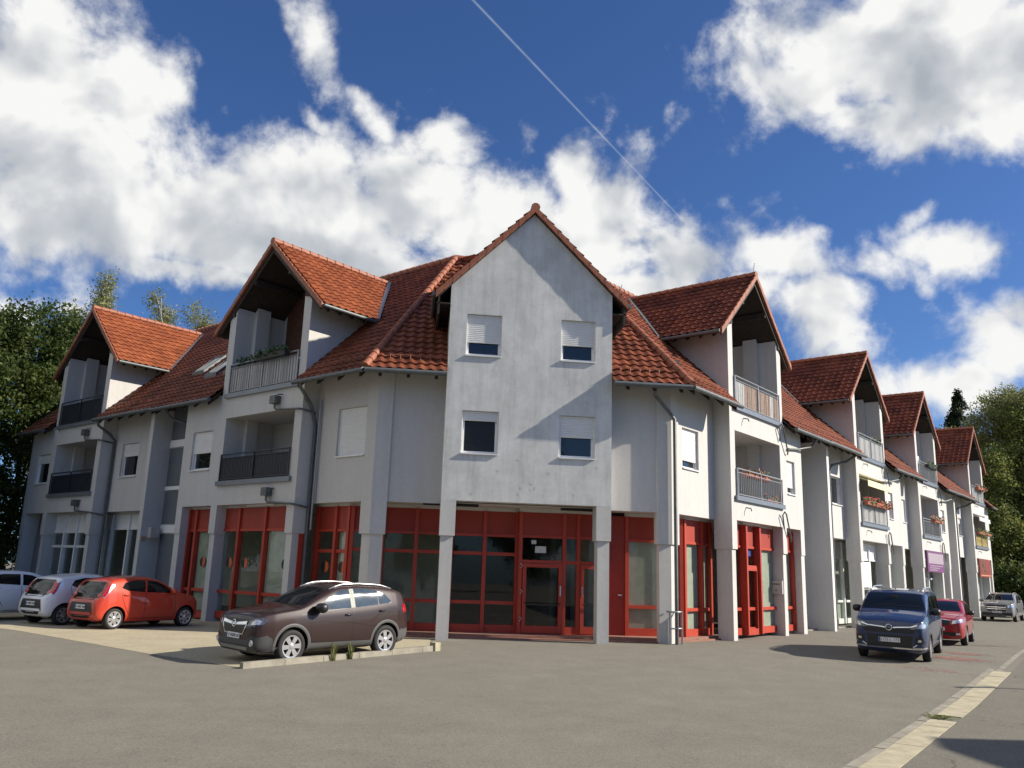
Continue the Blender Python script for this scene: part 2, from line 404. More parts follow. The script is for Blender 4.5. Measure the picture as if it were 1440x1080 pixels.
# chamfer walls and crease pilasters
mb = MB()
mb.wall(CH, 0, .3, 0, LC[0] * -1 - 2.5, 3.83, 8.25); mb.build('wall', 'plaster', B)
mb = MB(); mb.wall(CH, 0, .3, 2.5 - LC[0], CHL, 3.83, 8.25); mb.build('wall', 'plaster', B)
P = lambda t: (t[0], t[1])
mb = MB(); inL = P(FL(1.05, .02, 0)); inR = P(FRt(.85, .02, 0))
mb.extr_xy([P(CH(.03, -.05, 0)), P(CH(CHL - .03, -.05, 0)), inR, inL], 3.862, 3.882)
mb.build('soffit', 'soffit_paint', B)
def pilaster(side, z0, z1, w=.43, pr=.06, dp=.34):
    F = FW[side]; s0 = SL0 if side == 'L' else SR0
    ch = (lambda u, n: P(CH(u if side == 'L' else CHL - u, n, 0)))
    wg = lambda s, n: P(F(s, n, 0))
    cs = wcorner(side, .4 + pr)
    ring = [ch(w, -dp), ch(w, pr), wg(cs, .4 + pr), wg(s0 + w, .4 + pr), wg(s0 + w, .4 - dp)]
    return ring
for side in 'LR':
    F = FW[side]
    mb = MB(); mb.extr_xy(pilaster(side, 0, 0), 3.829, 8.1); mb.build('pilaster', 'plaster', B)
    mb = MB(); mb.extr_xy(pilaster(side, 0, 0), 2.88, 3.829); mb.extr_xy(pilaster(side, 0, 0, .37, .0, .30), -.06, 2.88); mb.build('column', 'column_paint', B)
# gable block columns
for s in (-1, 1):
    mb = MB(); a, b = sorted((s * 2.5, s * 2.06)); mb.box(GA, a, b, -.55, -.002, 2.88, ZB)
    a, b = sorted((s * 2.46, s * 2.11)); mb.box(GA, a, b, -.5, -.05, -.1, 2.88); mb.build('column', 'column_paint', B)
# --- gable roof
GS = 1.0034; VE = 2.95; ZR = 13.06
pcs = []
for s in (-1, 1):
    O = (s * VE, -.12, ZR - GS * VE); V = (-s, 0, GS); L = VE * math.sqrt(1 + GS * GS)
    pcs.append((O, (0, 1, 0), V, [(0, 0), (6.4, 0), (6.4, L), (0, L)]))
GR = roof_sheet('gable_roof', pcs, 'roof_tile', B)
mb = MB()
for s in (-1, 1):
    pts = [(s * (VE - .03), ZR - GS * (VE - .03) - .03), (0, ZR - .03), (0, ZR - .16), (s * (VE - .03), ZR - GS * (VE - .03) - .16)]
    mb.extr_uz(GA, pts, -6, .098)
    # side eave board and rafter tails
    a, b = sorted((s * 2.505, s * 2.93)); mb.box(GA, a, b, -5, .1, ZR - GS * VE - .34, ZR - GS * VE - .30)
mb.build('roof_boards', 'dark_wood', GR)
def verge(name, F, uc, n0, n1, zpk, slope, half, parent, mat='ridge_clay', drop=.15, step=.335):
    mb = MB(); L = half; k = int(half * math.sqrt(1 + slope * slope) / step)
    for s in (-1, 1):
        for i in range(k):
            a = half * i / k; b = half * (i + 1.04) / k
            t0, t1 = .045, .075
            pts = [(uc + s * a, zpk - slope * a + t0), (uc + s * b, zpk - slope * b + t1), (uc + s * b, zpk - slope * b - drop), (uc + s * a, zpk - slope * a - drop + .02)]
            e = .004 * (i % 2); mb.extr_uz(F, pts, n0, n1 + e)
    return mb.build(name, mat, parent)
verge('verge', GA, 0, .10, .175, ZR, GS, VE, GR)
ridge_caps('ridge_tiles', (0, -.17, ZR + .03), (0, 6.0, ZR + .03), .13, GR)
for s in (-1, 1):
    mb = MB(); mb.tube([(s * (VE + .06), -.15, ZR - GS * VE - .05), (s * (VE + .06), 2.6, ZR - GS * VE - .05)], .07, 10); mb.build('gutter', 'zinc', GR, smooth=True, angle=50)
    mb = MB(); a, b = sorted((s * (VE - .12), s * (VE - .06))); mb.box(GA, a, b, -2.4, .10, ZR - GS * VE - .66, ZR - GS * VE - .05); mb.build('eave_board', 'dark_wood', GR)
# --- main roofs
E_NEAR, E_FAR, NRIDGE = 1.40, 1.45, -4.95
BAYS = {'L': [4.906, 18.491], 'R': [4.662, 18.013, 28.827, 42.592]}
END = {'L': 23.1, 'R': 45.9}
GAPS = {'L': [(9.5, 11.9)], 'R': [(8.8, 11.75), (32.95, 35.0)]}
def eave_runs(side):
    b = BAYS[side]; hb = 2.35
    if side == 'L': return [(None, b[0] - hb, E_NEAR), (b[0] + hb, 11.3, E_FAR), (11.3, b[1] - hb, E_NEAR), (b[1] + hb, END['L'] + .5, E_FAR)]
    return [(None, b[0] - hb, E_NEAR), (b[0] + hb, 11.0, E_FAR), (11.0, b[1] - hb, E_NEAR), (b[1] + hb, 23.0, E_FAR), (23.0, b[2] - hb, E_NEAR), (b[2] + hb, 34.2, E_FAR), (34.2, b[3] - hb, E_NEAR), (b[3] + hb, END['R'] + .5, E_FAR)]
MAINROOF = {}
for side in 'LR':
    F = FW[side]; polys = []
    for s0, s1, ne in eave_runs(side):
        if s0 is None: polys.append([(wcorner(side, ne), ne), (s1, ne), (s1, NRIDGE), (wcorner(side, NRIDGE), NRIDGE)])
        else: polys.append([(s0, ne), (s1, ne), (s1, NRIDGE), (s0, NRIDGE)])
    for c in BAYS[side]: polys.append([(c - 2.35, -1.12), (c + 2.35, -1.12), (c + 2.35, NRIDGE), (c - 2.35, NRIDGE)])
    MR = wroof(side, polys, 'roof', B); MAINROOF[side] = MR
    # boards under the eaves, back slope, ridge, gutters, rafter tails, snow guards
    mb = MB(); rf = MB(); sg = MB(); e1 = END[side] + .5
    for s0, s1, ne in eave_runs(side):
        a = wcorner(side, ne) if s0 is None else s0; a2 = wcorner(side, -.6) if s0 is None else s0
        A = [F(a, ne - .03, zr(ne) - .03), F(s1, ne - .03, zr(ne) - .03), F(s1, -.6, zr(-.6) - .03), F(a2, -.6, zr(-.6) - .03)]
        mb.prism(A, [(x, y, z - .06) for x, y, z in A])
        n = int((s1 - a) / .72)
        for i in range(n):
            s = a + .3 + i * (s1 - a - .4) / max(1, n - 1)
            pts = [(ne - .1, zr(ne) - .05), (ne - .1, zr(ne) - .20), (.3, zr(.3) - .30), (.3, zr(.3) - .1)]
            rf.prism([F(s - .05, u, z) for u, z in pts], [F(s + .05, u, z) for u, z in pts])
        k = ne - .42
        for dz in (.16,):
            sg.tube([F(a + (.5 if s0 is None else .1), k, zr(k) + dz), F(s1 - .1, k, zr(k) + dz)], .012, 5)
        i = a + .6
        while i < s1 - .1:
            sg.tube([F(i, k - .12, zr(k - .12) + .05), F(i, k, zr(k) + .17), F(i, k + .03, zr(k) + .04)], .012, 5); i += .62
        zg = zr(ne) - .055
        g = MB(); g.tube([F(a - (.02 if s0 is None else 0), ne + .07, zg), F(s1 + (.0 if s1 > 0 else 0), ne + .07, zg)], .075, 10); g.build('gutter', 'zinc', MR, smooth=True, angle=50)
    hp = wcorner(side, NRIDGE); zt = zr(NRIDGE)
    bk = MB(); bk.add([F(hp - 1, NRIDGE, zt), F(e1, NRIDGE, zt), F(e1, -11.2, 7.7), F(hp + 2.5, -11.2, 7.7)], [(0, 1, 2, 3)])
    bk.build('back_slope', 'ridge_clay', MR)
    mb.build('eave_boards', 'dark_wood', MR); rf.build('rafter_tails', 'dark_wood', MR); sg.build('snow_guard', 'ridge_clay', MR)
    ridge_caps('ridge_tiles', F(hp, NRIDGE, zt + .04), F(e1, NRIDGE, zt + .04), .13, MR)
    c0 = wcorner(side, E_NEAR); ridge_caps('hip_tiles', F(c0, E_NEAR, zr(E_NEAR) + .06), F(hp, NRIDGE, zt + .06), .115, MR, mat='ridge_clay')
# chamfer roof
cpol = []
mE, mR = E_NEAR - .4, NRIDGE - .4
def chu(side, n):
    q = FW[side](wcorner(side, n), n, 0); return (q[0] - LC[0]) * _d.x + (q[1] - LC[1]) * _d.y
O = Vector(CH(0, mE, zr(E_NEAR))); V = Vector(CH(0, mE - 1, zr(E_NEAR - 1))) - O
hv_ = (mE - mR) * KV
pl, pr_ = -2.5 - LC[0], 2.5 - LC[0]
CRF = roof_sheet('roof', [(O, Vector(CH(1, 0, 0)) - Vector(CH(0, 0, 0)), V, [(chu('L', E_NEAR), 0), (pl, 0), (pl, hv_), (chu('L', NRIDGE), hv_)]),
                   (O, Vector(CH(1, 0, 0)) - Vector(CH(0, 0, 0)), V, [(pr_, 0), (chu('R', E_NEAR), 0), (chu('R', NRIDGE), hv_), (pr_, hv_)]),
                   (O, Vector(CH(1, 0, 0)) - Vector(CH(0, 0, 0)), V, [(pl, 2.4), (pr_, 2.4), (pr_, hv_), (pl, hv_)])], 'roof_tile', B)
ridge_caps('ridge_tiles', CH(chu('L', NRIDGE), mR, zr(NRIDGE) + .04), CH(chu('R', NRIDGE), mR, zr(NRIDGE) + .04), .12, CRF)
rf = MB(); ebd = MB()
for u0, u1 in ((chu('L', E_NEAR), pl - .01), (pr_ + .01, chu('R', E_NEAR))):
    g = MB(); g.tube([CH(u0, mE + .07, zr(E_NEAR) - .055), CH(u1, mE + .07, zr(E_NEAR) - .055)], .075, 10); g.build('gutter', 'zinc', CRF, smooth=True, angle=50)
    A = [CH(u0 + .05, mE - .03, zr(E_NEAR) - .03), CH(u1 - .05, mE - .03, zr(E_NEAR) - .03), CH(u1 - .05, -.2, zr(.2) - .03), CH(u0 + .3, -.2, zr(.2) - .03)]
    ebd.prism(A, [(x, y, z - .06) for x, y, z in A])
    for i in range(3):
        u = u0 + .45 + i * (u1 - u0 - .75) / 2
        pts = [(mE - .1, zr(E_NEAR) - .05), (mE - .1, zr(E_NEAR) - .2), (-.05, zr(.35) - .3), (-.05, zr(.35) - .1)]
        rf.prism([CH(u - .05, a, z) for a, z in pts], [CH(u + .05, a, z) for a, z in pts])
rf.build('rafter_tails', 'dark_wood', CRF); ebd.build('eave_boards', 'dark_wood', CRF)
sg = MB()
for u0, u1 in ((chu('L', E_NEAR) + .7, pl), (pr_, chu('R', E_NEAR) - .7)):
    k = E_NEAR - .42; sg.tube([CH(u0, k - .4, zr(k) + .17), CH(u1, k - .4, zr(k) + .17)], .012, 5)
    u = u0
    while u < u1: sg.tube([CH(u, k - .5, zr(k - .1) + .05), CH(u, k - .4, zr(k) + .18), CH(u, k - .36, zr(k) + .03)], .012, 5); u += .3
sg.build('snow_guard', 'ridge_clay', CRF)

# --- balcony bays with their dormers
BW, FT = 1.97, .38
ZPK, DS, DHV = 12.93, .916, 3.08
def railing(F, a, b, n, z0, z1, style, parent):
    # the metal channel under it
    mb = MB(); mb.box(F, a - .12, b + .12, n + .005, n + .10, z0 - .005, z0 + .15); mb.build('balcony_channel', 'channel_metal', parent)
    mt = 'rail_dark' if style == 'dark' else 'rail_metal'
    mb = MB(); r = .022
    mb.tube([F(a + .01, n + .05, z1), F(b - .01, n + .05, z1)], .026, 6); mb.tube([F(a + .01, n + .05, z1 - .13), F(b - .01, n + .05, z1 - .13)], .016, 6)
    mb.tube([F(a + .01, n + .05, z0 + .20), F(b - .01, n + .05, z0 + .20)], .018, 6)
    for u in (a + .03, (a + b) / 2, b - .03): mb.box(F, u - .022, u + .022, n + .03, n + .07, z0 + .15, z1 - .02)
    k = 26
    for i in range(1, k):
        u = a + (b - a) * i / k
        mb.box(F, u - .008, u + .008, n + .042, n + .058, z0 + .2, z1 - .13)
    R = mb.build('railing', mt, parent)
    inf = {'dark': 'rail_dark', 'light': 'box_grey', 'wood': 'rail_wood', 'white': 'rail_white', 'bars': None, 'yellow': 'cloth_yellow'}[style]
    if inf:
        mb = MB(); q = 0 if style in ('dark', 'yellow') else 1
        if not q: mb.box(F, a + .06, b - .06, n + .01, n + .02, z0 + .17, z1 - .14)
        else:
            m = 30
            for i in range(m):
                u = a + .06 + (b - a - .12) * i / m; w = (b - a - .12) / m
                mb.box(F, u + w * .10, u + w * .90, n + .012, n + .024, z0 + .18, z1 - .15, 1 if (style == 'wood' and (i < 6 or i in (24, 25))) else 0)
        mb.build('railing_infill', [inf, 'rail_white'], parent)
def bay(side, c, up, lo, opt):
    F = FW[side]; a, b = c - BW, c + BW
    zt = lambda s: ZPK - DS * abs(s - c) - .22
    # walls
    mb = MB()
    mb.extr_uz(F, [(a - FT, 3.83), (a, 3.83), (a, zt(a)), (a - FT, zt(a - FT))], -1.2, 1.0)
    mb.extr_uz(F, [(b, 3.83), (b + FT, 3.83), (b + FT, zt(b + FT)), (b, zt(b))], -1.2, 1.0)
    mb.box(F, a, b, .74, 1.0, 3.83, 4.49); mb.box(F, a, b, .74, 1.0, 6.85, 7.56)
    mb.box(F, a, b, -1.2, .74, 3.86, 4.30); mb.box(F, a, b, -1.2, .74, 6.9, 7.38)
    mb.extr_uz(F, [(a, 7.38), (b, 7.38), (b, zt(b)), (c, zt(c)), (a, zt(a))], -1.2, -1.0)
    mb.box(F, a, b, -1.2, -1.0, 4.3, 6.9)
    # inner piers standing inside the recess
    mb.box(F, a, a + .16, -.2, .25, 4.3, 6.9); mb.box(F, b - .16, b, -.2, .25, 4.3, 6.9)
    mb.extr_uz(F, [(b - .2, 7.38), (b, 7.38), (b, zt(b) - .05), (b - .2, zt(b - .2) - .05)], -.25, .3)
    # dormer cheeks running back into the roof
    for s0, s1 in ((a - FT, a - FT + .25), (b + FT - .25, b + FT)):
        mb.extr_uz(F, [(s0, 8.6), (s1, 8.6), (s1, zt(s1) - .02), (s0, zt(s0) - .02)], -4.2, -1.2)
    mb.build('bay_wall', 'plaster', B)
    # columns
    for u0 in (a - FT, b):
        k = MB(); k.box(F, u0, u0 + FT, .36, 1.0, 2.88, 3.83); k.box(F, u0 + .045, u0 + FT - .045, .41, .95, -.08, 2.88); k.build('column', 'column_paint', B)
    # balcony floors, doors
    for z, z1 in ((4.49, 5.55), (7.56, 8.745)):
        st = lo if z < 5 else up
        k = MB(); k.box(F, a + .002, b - .002, -.998, .738, z - .19 if z < 5 else z - .178, z - .10)
        bf = k.build('balcony', 'interior_floor', B)
        railing(F, a, b, 1.0, z, z1, st, bf)
    near_u = lambda f: a + (b - a) * f
    def bdoor(u0, u1, z0, z1, sh):
        k = MB(); n = -.998; w = .08
        k.box(F, u0, u0 + w, n, n + .05, z0, z1); k.box(F, u1 - w, u1, n, n + .05, z0, z1); k.box(F, u0 + w, u1 - w, n, n + .05, z1 - w, z1); k.box(F, u0 + w, u1 - w, n, n + .05, z0, z0 + .2)
        k.box(F, (u0 + u1) / 2 - .05, (u0 + u1) / 2 + .05, n, n + .045, z0 + .2, z1 - w)
        d = k.build('balcony_door', 'white_frame', B)
        g = MB(); g.box(F, u0 + w, u1 - w, n, n + .012, z0 + .2, z1 - w); g.build('pane', 'window_glass', d)
        if sh: g = MB(); g.box(F, u0 + .02, u1 - .02, n + .052, n + .08, z1 - (z1 - z0) * sh, z1); g.build('shutter', 'shutter_slats', d)
    bdoor(near_u(.10), near_u(.48), 4.4, 6.5, opt.get('s1', 0)); bdoor(near_u(.08), near_u(.75), 7.45, 9.35, opt.get('s2', 0))
    # dormer roof
    pcs = []; NF, NB = 1.1, -4.4
    L = DHV * math.sqrt(1 + DS * DS)
    for s in (-1, 1):
        O = F(c + s * DHV, NF, ZPK - DS * DHV); U = Vector(F(0, -1, 0)) - Vector(F(0, 0, 0)); V = Vector(F(c, NF, ZPK)) - Vector(O)
        nb = lambda v: (8.906 - (ZPK - DS * DHV * (1 - v / L))) / PT - .25        # stop where it dips under the main slope
        pcs.append((O, U, V, [(0, 0), (NF - nb(0), 0), (NF - nb(L), L), (0, L)]))
    k = MB()
    for s in (-1, 1):
        e = DHV - .03
        pts = [(c, ZPK - .02), (c + s * e, ZPK - DS * e - .02), (c + s * e, ZPK - DS * e - .13), (c, ZPK - .15)]
        A = [F(u, NF - .03, z) for u, z in pts]; Bk = [F(u, (8.906 - z) / PT - .05, z) for u, z in pts]
        k.prism(A, Bk)
    D = k.build('dormer', 'dark_wood', B)
    roof_sheet('roof_tiles', pcs, 'roof_tile_sunlit' if side == 'L' else 'roof_tile', D)
    verge('verge', F, c, NF - .025, NF + .06, ZPK, DS, DHV, D)
    ridge_caps('ridge_tiles', F(c, NF + .05, ZPK + .04), F(c, -4.25, ZPK + .04), .12, D)
    for s in (-1, 1):
        zv = ZPK - DS * DHV
        g = MB(); g.tube([F(c + s * (DHV + .06), NF, zv - .05), F(c + s * (DHV + .06), (8.906 - zv) / PT + .15, zv - .05)], .065, 8); g.build('gutter', 'zinc', D, smooth=True, angle=50)
        # valley flashing
        q = MB(); w = .16
        A = [F(c + s * (DHV + .10), (8.906 - zv) / PT + .05, zv + .10), F(c + s * (DHV - .12), (8.906 - zv) / PT + .05, zv + .14), F(c + s * .05, (8.906 - ZPK) / PT + .05, ZPK + .10), F(c + s * .27, (8.906 - ZPK) / PT + .05, ZPK + .06)]
        q.prism(A, [(x, y, z - .02) for x, y, z in A]); q.build('flashing', 'zinc_bright' if side == 'L' else 'zinc', D)
    # rafters and purlins seen in the open gable
    for s in (-1, 0, 1):
        g = MB(); u = c + s * 2.12; z = zt(u) + .05
        if s == 0: g.box(F, u - .08, u + .08, -1.0, 1.02, ZPK - .42, ZPK - .16)
        else: g.box(F, u - .07, u + .07, 1.0, 1.06, z - .24, z)
        g.build('beam', 'dark_wood', D)
    for s in (-1, 1):
        g = MB(); u = c + s * 1.0; z = ZPK - DS * 1.0 - .17; g.box(F, u - .07, u + .07, -1.0, 1.03, z - .26, z - .06); g.build('beam', 'dark_wood', D)
        g = MB()
        pts = [(c + s * .0, ZPK - .16), (c + s * 2.9, ZPK - DS * 2.9 - .14), (c + s * 2.9, ZPK - DS * 2.9 - .30), (c + s * .0, ZPK - .36)]
        g.extr_uz(F, pts, 1.0, 1.065); g.build('barge_board', 'dark_wood', D)
        g = MB()
        for i in range(5):
            n = .55 - i * .55 if s else 0
            zz = ZPK - DS * DHV
            nn = .8 - i * .5
            if nn < (8.906 - zz) / PT: break
            pts = [(c + s * 2.36, ZPK - DS * 2.36 - .14), (c + s * 2.98, ZPK - DS * 2.98 - .14), (c + s * 2.98, ZPK - DS * 2.98 - .26), (c + s * 2.36, ZPK - DS * 2.36 - .3)]
            g.extr_uz(F, pts, nn - .05, nn + .05)
        g.build('rafter_tails', 'dark_wood', D)
    # timber lining of the gable end inside
    g = MB(); g.extr_uz(F, [(a + .02, 9.15), (b - .22, 9.15), (b - .22, zt(b - .22) - .02), (c, zt(c) - .05), (a + .02, zt(a + .02) - .02)], -.998, -.97)
    g.build('timber_lining', 'brown_wood', D)
    # bracket lights / round lamp on the lower balcony wall
    g = MB(); q = F(near_u(.62), -.93, 6.15)
    g.tube([F(near_u(.62), -.998, 6.15), F(near_u(.62), -.95, 6.15), F(near_u(.62), -.88, 6.15), F(near_u(.62), -.86, 6.15)], [.13, .14, .09, .02], 14); g.build('wall_lamp', 'white_frame', B, smooth=True)
    # scupper spouts
    for z in (4.33, 7.40):
        g = MB(); u = a + .75; g.tube([F(u, .98, z - .03), F(u, 1.18, z - .07), F(u, 1.2, z - .16)], .022, 6); g.build('spout', 'zinc', B)
OPTS = {('L', 0): ('light', 'dark', dict(s1=.0)), ('L', 1): ('dark', 'dark', dict(s1=.75)), ('R', 0): ('wood', 'bars', {}), ('R', 1): ('white', 'white', {}), ('R', 2): ('bars', 'bars', {}), ('R', 3): ('white', 'yellow', {})}
for side in 'LR':
    for i, c in enumerate(BAYS[side]):
        up, lo, o = OPTS[(side, i)]; bay(side, c, up, lo, o)
# --- wing walls between the bays:  (side, s0, s1, n, windows)
WALLS = [('L', SL0, 2.556, .4, [(.12, 1.48, 5.2, 6.75, 1.0)]),
         ('L', 7.256, 9.5, 1.0, [(7.62, 8.92, 5.07, 6.50, .55)]),
         ('L', 12.15, 16.141, .4, [(14.05, 15.45, 5.2, 6.62, .38)]),
         ('L', 20.841, 23.1, 1.0, [(20.95, 22.3, 5.12, 6.50, .3)]),
         ('R', SR0, 2.312, .4, [(.08, 1.2, 5.27, 6.6, .78)]),
         ('R', 7.012, 8.8, 1.0, [(7.25, 8.05, 5.08, 6.38, .78)]),
         ('R', 12.0, 15.663, .4, [(13.98, 15.28, 5.28, 6.56, .0)]),
         ('R', 20.363, 22.9, 1.0, [(20.55, 21.3, 5.05, 6.40, .3)]),
         ('R', 22.9, 26.477, .4, [(24.8, 26.0, 5.2, 6.48, .95)]),
         ('R', 31.177, 32.95, 1.0, [(31.3, 32.2, 5.0, 6.35, .4)]),
         ('R', 35.25, 40.242, .4, [(38.9, 39.95, 5.2, 6.4, .3)]),
         ('R', 44.942, 45.9, 1.0, [])]
for side, s0, s1, n, ws in WALLS:
    F = FW[side]; mb = MB(); top = 8.28 if n < .5 else 7.72
    mb.wall(F, n, .28, s0, s1, 3.83, top, holes(ws))
    if n > .5:
        mb.box(F, s1 - .38, s1, .36, n - .281, 3.83, top)       # return at the end of the far wall
        mb.box(F, s0, s1 - .381, -.3, n - .281, 3.84, 4.0)
    else: mb.box(F, s0 + .6, s1, -.7, n - .281, 3.84, 3.95)
    mb.build('wall', 'plaster', B)
    for a, b, c, d, sh in ws: window(F, a, b, c, d, n, sh, B, mid=False)
    if n > .5 and s1 != END.get('zz'):
        k = MB(); k.box(F, s1 - .38, s1, .36, 1.0, 2.88, 3.83); k.box(F, s1 - .36, s1 - .02, .40, .97, -.08, 2.88); k.build('column', 'column_paint', B)
# projecting piers beside the stair recesses, recess walls and glazing
for side, ps in (('L', [(11.9, 12.15)]), ('R', [(11.75, 12.0), (35.0, 35.25)])):
    F = FW[side]
    for s0, s1 in ps:
        mb = MB(); mb.box(F, s0, s1, -.6, 1.0, -.08, 7.72); mb.build('pier', 'plaster' if side == 'L' else 'plaster_bounce_lit', B)
for side in 'LR':
    F = FW[side]
    for s0, s1 in GAPS[side]:
        rn = .2 if side == 'L' else -.3
        mb = MB(); mb.box(F, s0 - .4 if side == 'R' else s0, s1 - .003, rn - .25, rn, -.08, 8.2 if side == 'L' else 8.7); mb.build('wall', 'plaster', B)
        k = MB()
        for i, (z0, z1) in enumerate(((.3, 2.9), (3.3, 4.55), (4.75, 6.2), (6.55, 7.9))): k.box(F, s0 + .5, s1 - .05, rn + .001, rn + .04, z0, z1)
        k.build('stair_glazing', 'grey_panel', B)
        for z0, z1 in ((2.95, 3.25), (4.58, 4.72), (6.24, 6.52)): k = MB(); k.box(F, s0 + .5, s1 - .05, rn + .001, rn + .08, z0, z1); k.build('stair_band', 'white_frame', B)
# far end walls of the wings and back mass (keeps light out of the rooms)
for side in 'LR':
    F = FW[side]; e = END[side]; mb = MB()
    mb.extr_uz(lambda u, n, z: F(n, u, z), [(.7, 0), (.7, 7.9), (-4.9, 13.2), (-10.5, 7.9), (-10.5, 0)], e - .25, e)
    mb.box(F, 6, e - .25, -10.5, -10.25, 0, 7.9)
    mb.build('wall', 'plaster', B)
# --- downpipes
def downpipe(path, r=.055, mat='zinc'):
    mb = MB(); mb.tube(path, r, 10)
    return mb.build('downpipe', mat, B, smooth=True, angle=50)
s = wcorner('R', .46)
q = [CH(CHL - .75, mE + .07, 7.60), CH(CHL - .62, .55, 7.35), CH(CHL - .12, .22, 6.95), FRt(s, .58, 6.7), FRt(s, .58, -.05)]
downpipe(q); 
downpipe([FL(2.2, E_NEAR + .07, 7.6), FL(2.2, E_NEAR, 7.35), FL(2.42, .95, 7.1), FL(2.47, .72, 6.9), FL(2.47, .5, 6.3), FL(2.47, .5, .0)])
downpipe([FL(2.30, .50, 7.1), FL(2.30, .50, 3.0)], .035, 'zinc_bright')
downpipe([FL(15.7, E_NEAR + .07, 7.6), FL(15.75, E_NEAR, 7.3), FL(16.0, .7, 7.0), FL(16.05, .5, 6.8), FL(16.05, .5, .0)])
downpipe([FL(10.3, E_FAR + .07, 7.4), FL(10.25, 1.2, 7.1), FL(9.72, .6, 6.9), FL(9.6, .55, 6.7), FL(9.6, .55, 0)])
downpipe([FRt(14.8, E_NEAR + .07, 7.6), FRt(14.6, .9, 7.2), FRt(13.6, .60, 6.95), FRt(13.45, .52, 6.7), FRt(13.45, .52, 0)])
downpipe([FRt(39.6, E_NEAR + .07, 7.6), FRt(39.2, .9, 7.2), FRt(38.0, .60, 6.95), FRt(37.8, .52, 6.7), FRt(37.8, .52, 0)])
for s0 in (9.2, 21.6, 33.2):       # far eaves: pipe bending back to the wall
    downpipe([FRt(s0, E_FAR + .07, 7.4), FRt(s0 - .05, 1.3, 7.1), FRt(s0 - 1.0, 1.06, 6.9), FRt(s0 - 1.9, 1.06, 6.8)], .045)
# bent overflow pipes beside the balconies (right wing) and hopper heads (left wing)
for c in BAYS['R'][:3]:
    for z in (7.0, 3.75):
        mb = MB(); u = c + BW
        mb.tube([FRt(u - .05, 1.08, z + .02), FRt(u - .25, 1.12, z + .5), FRt(u - .15, 1.16, z + .62), FRt(u + .0, 1.16, z + .55), FRt(u + .55, 1.10, z - .35), FRt(u + .62, 1.05, z - .42)], .028, 8)
        mb.build('overflow_pipe', 'zinc', B, smooth=True, angle=60)
for c in BAYS['L']:
    for z in (7.05, 4.05):
        mb = MB(); u = c - 1.0
        mb.box(FL, u - .15, u + .15, 1.01, 1.24, z, z + .26)
        mb.tube([FL(u, 1.12, z), FL(u, 1.12, z - .13), FL(u - .1, 1.12, z - .2), FL(c - 2.3, 1.1, z - .28), FL(c - 2.45, .9, z - .32), FL(c - 2.44, .55, z - .36)], .035, 8)
        mb.build('hopper_head', 'zinc', B)
# roof windows on the left wing between the dormers
for s0, n0 in ((8.0, .15), (9.4, .1), (11.0, -.3)):
    mb = MB(); S = lambda u, w, h: FL(u, n0 - w / KV, zr(n0 - w / KV) + h)
    W_, H_ = .85, 1.25
    for a, b, c, d in ((0, .08, 0, H_), (W_ - .08, W_, 0, H_), (.08, W_ - .08, 0, .1), (.08, W_ - .08, H_ - .1, H_)):
        A = [S(s0 + a, c, 0), S(s0 + b, c, 0), S(s0 + b, d, 0), S(s0 + a, d, 0)]; T = [S(s0 + a, c, .20), S(s0 + b, c, .20), S(s0 + b, d, .20), S(s0 + a, d, .20)]
        mb.prism(A, T)
    sk = mb.build('skylight', 'zinc', MAINROOF['L'])
    sk.parent = B
    g = MB(); A = [S(s0 + .08, .1, .15), S(s0 + W_ - .08, .1, .15), S(s0 + W_ - .08, H_ - .1, .15), S(s0 + .08, H_ - .1, .15)]; g.prism(A, [S(s0 + .08, .1, .17), S(s0 + W_ - .08, .1, .17), S(s0 + W_ - .08, H_ - .1, .17), S(s0 + .08, H_ - .1, .17)]); g.build('pane', 'window_glass', sk)
# --- shop fronts
def shop(F, n, us, transoms, z0=.12, zl=3.05, zt=3.75, fr='red_paint', pan='red_panel', parent=B, name='shopfront', deep=.10, base=.22, w=.055):
    mb = MB(); gl = MB(); pn = MB(); u0, u1 = us[0], us[-1]
    for i, u in enumerate(us): mb.box(F, u - w, u + w, n - .08, n + deep + .004 * (i % 2), z0, zt - .002)
    for a, b in zip(us[:-1], us[1:]):
        a += w; b -= w
        mb.box(F, a, b, n - .08, n + .04, z0, z0 + base); mb.box(F, a, b, n - .08, n + .05, zl - .08, zl)
        for z in transoms: mb.box(F, a, b, n - .07, n + .045, z - .05, z + .05)
        gl.box(F, a, b, n - .04, n - .03, z0 + base, zl - .08); pn.box(F, a, b, n - .07, n + .02, zl, zt - .004)
    S = mb.build(name, fr, parent)
    hd = MB(); hd.box(F, u0 - w, u1 + w, n - .08, n + .03, zt + .001, 3.861 if n < .3 else 3.858); hd.build('header', 'soffit_paint', S)
    gl.build('pane', 'shop_glass', S); pn.build('fascia_panel', pan, S)
    return S
CY = -2.0
shop(GA, CY, [-5.1, -4.17, -3.14, -2.06, -1.03, -.02], [.99, 2.45])
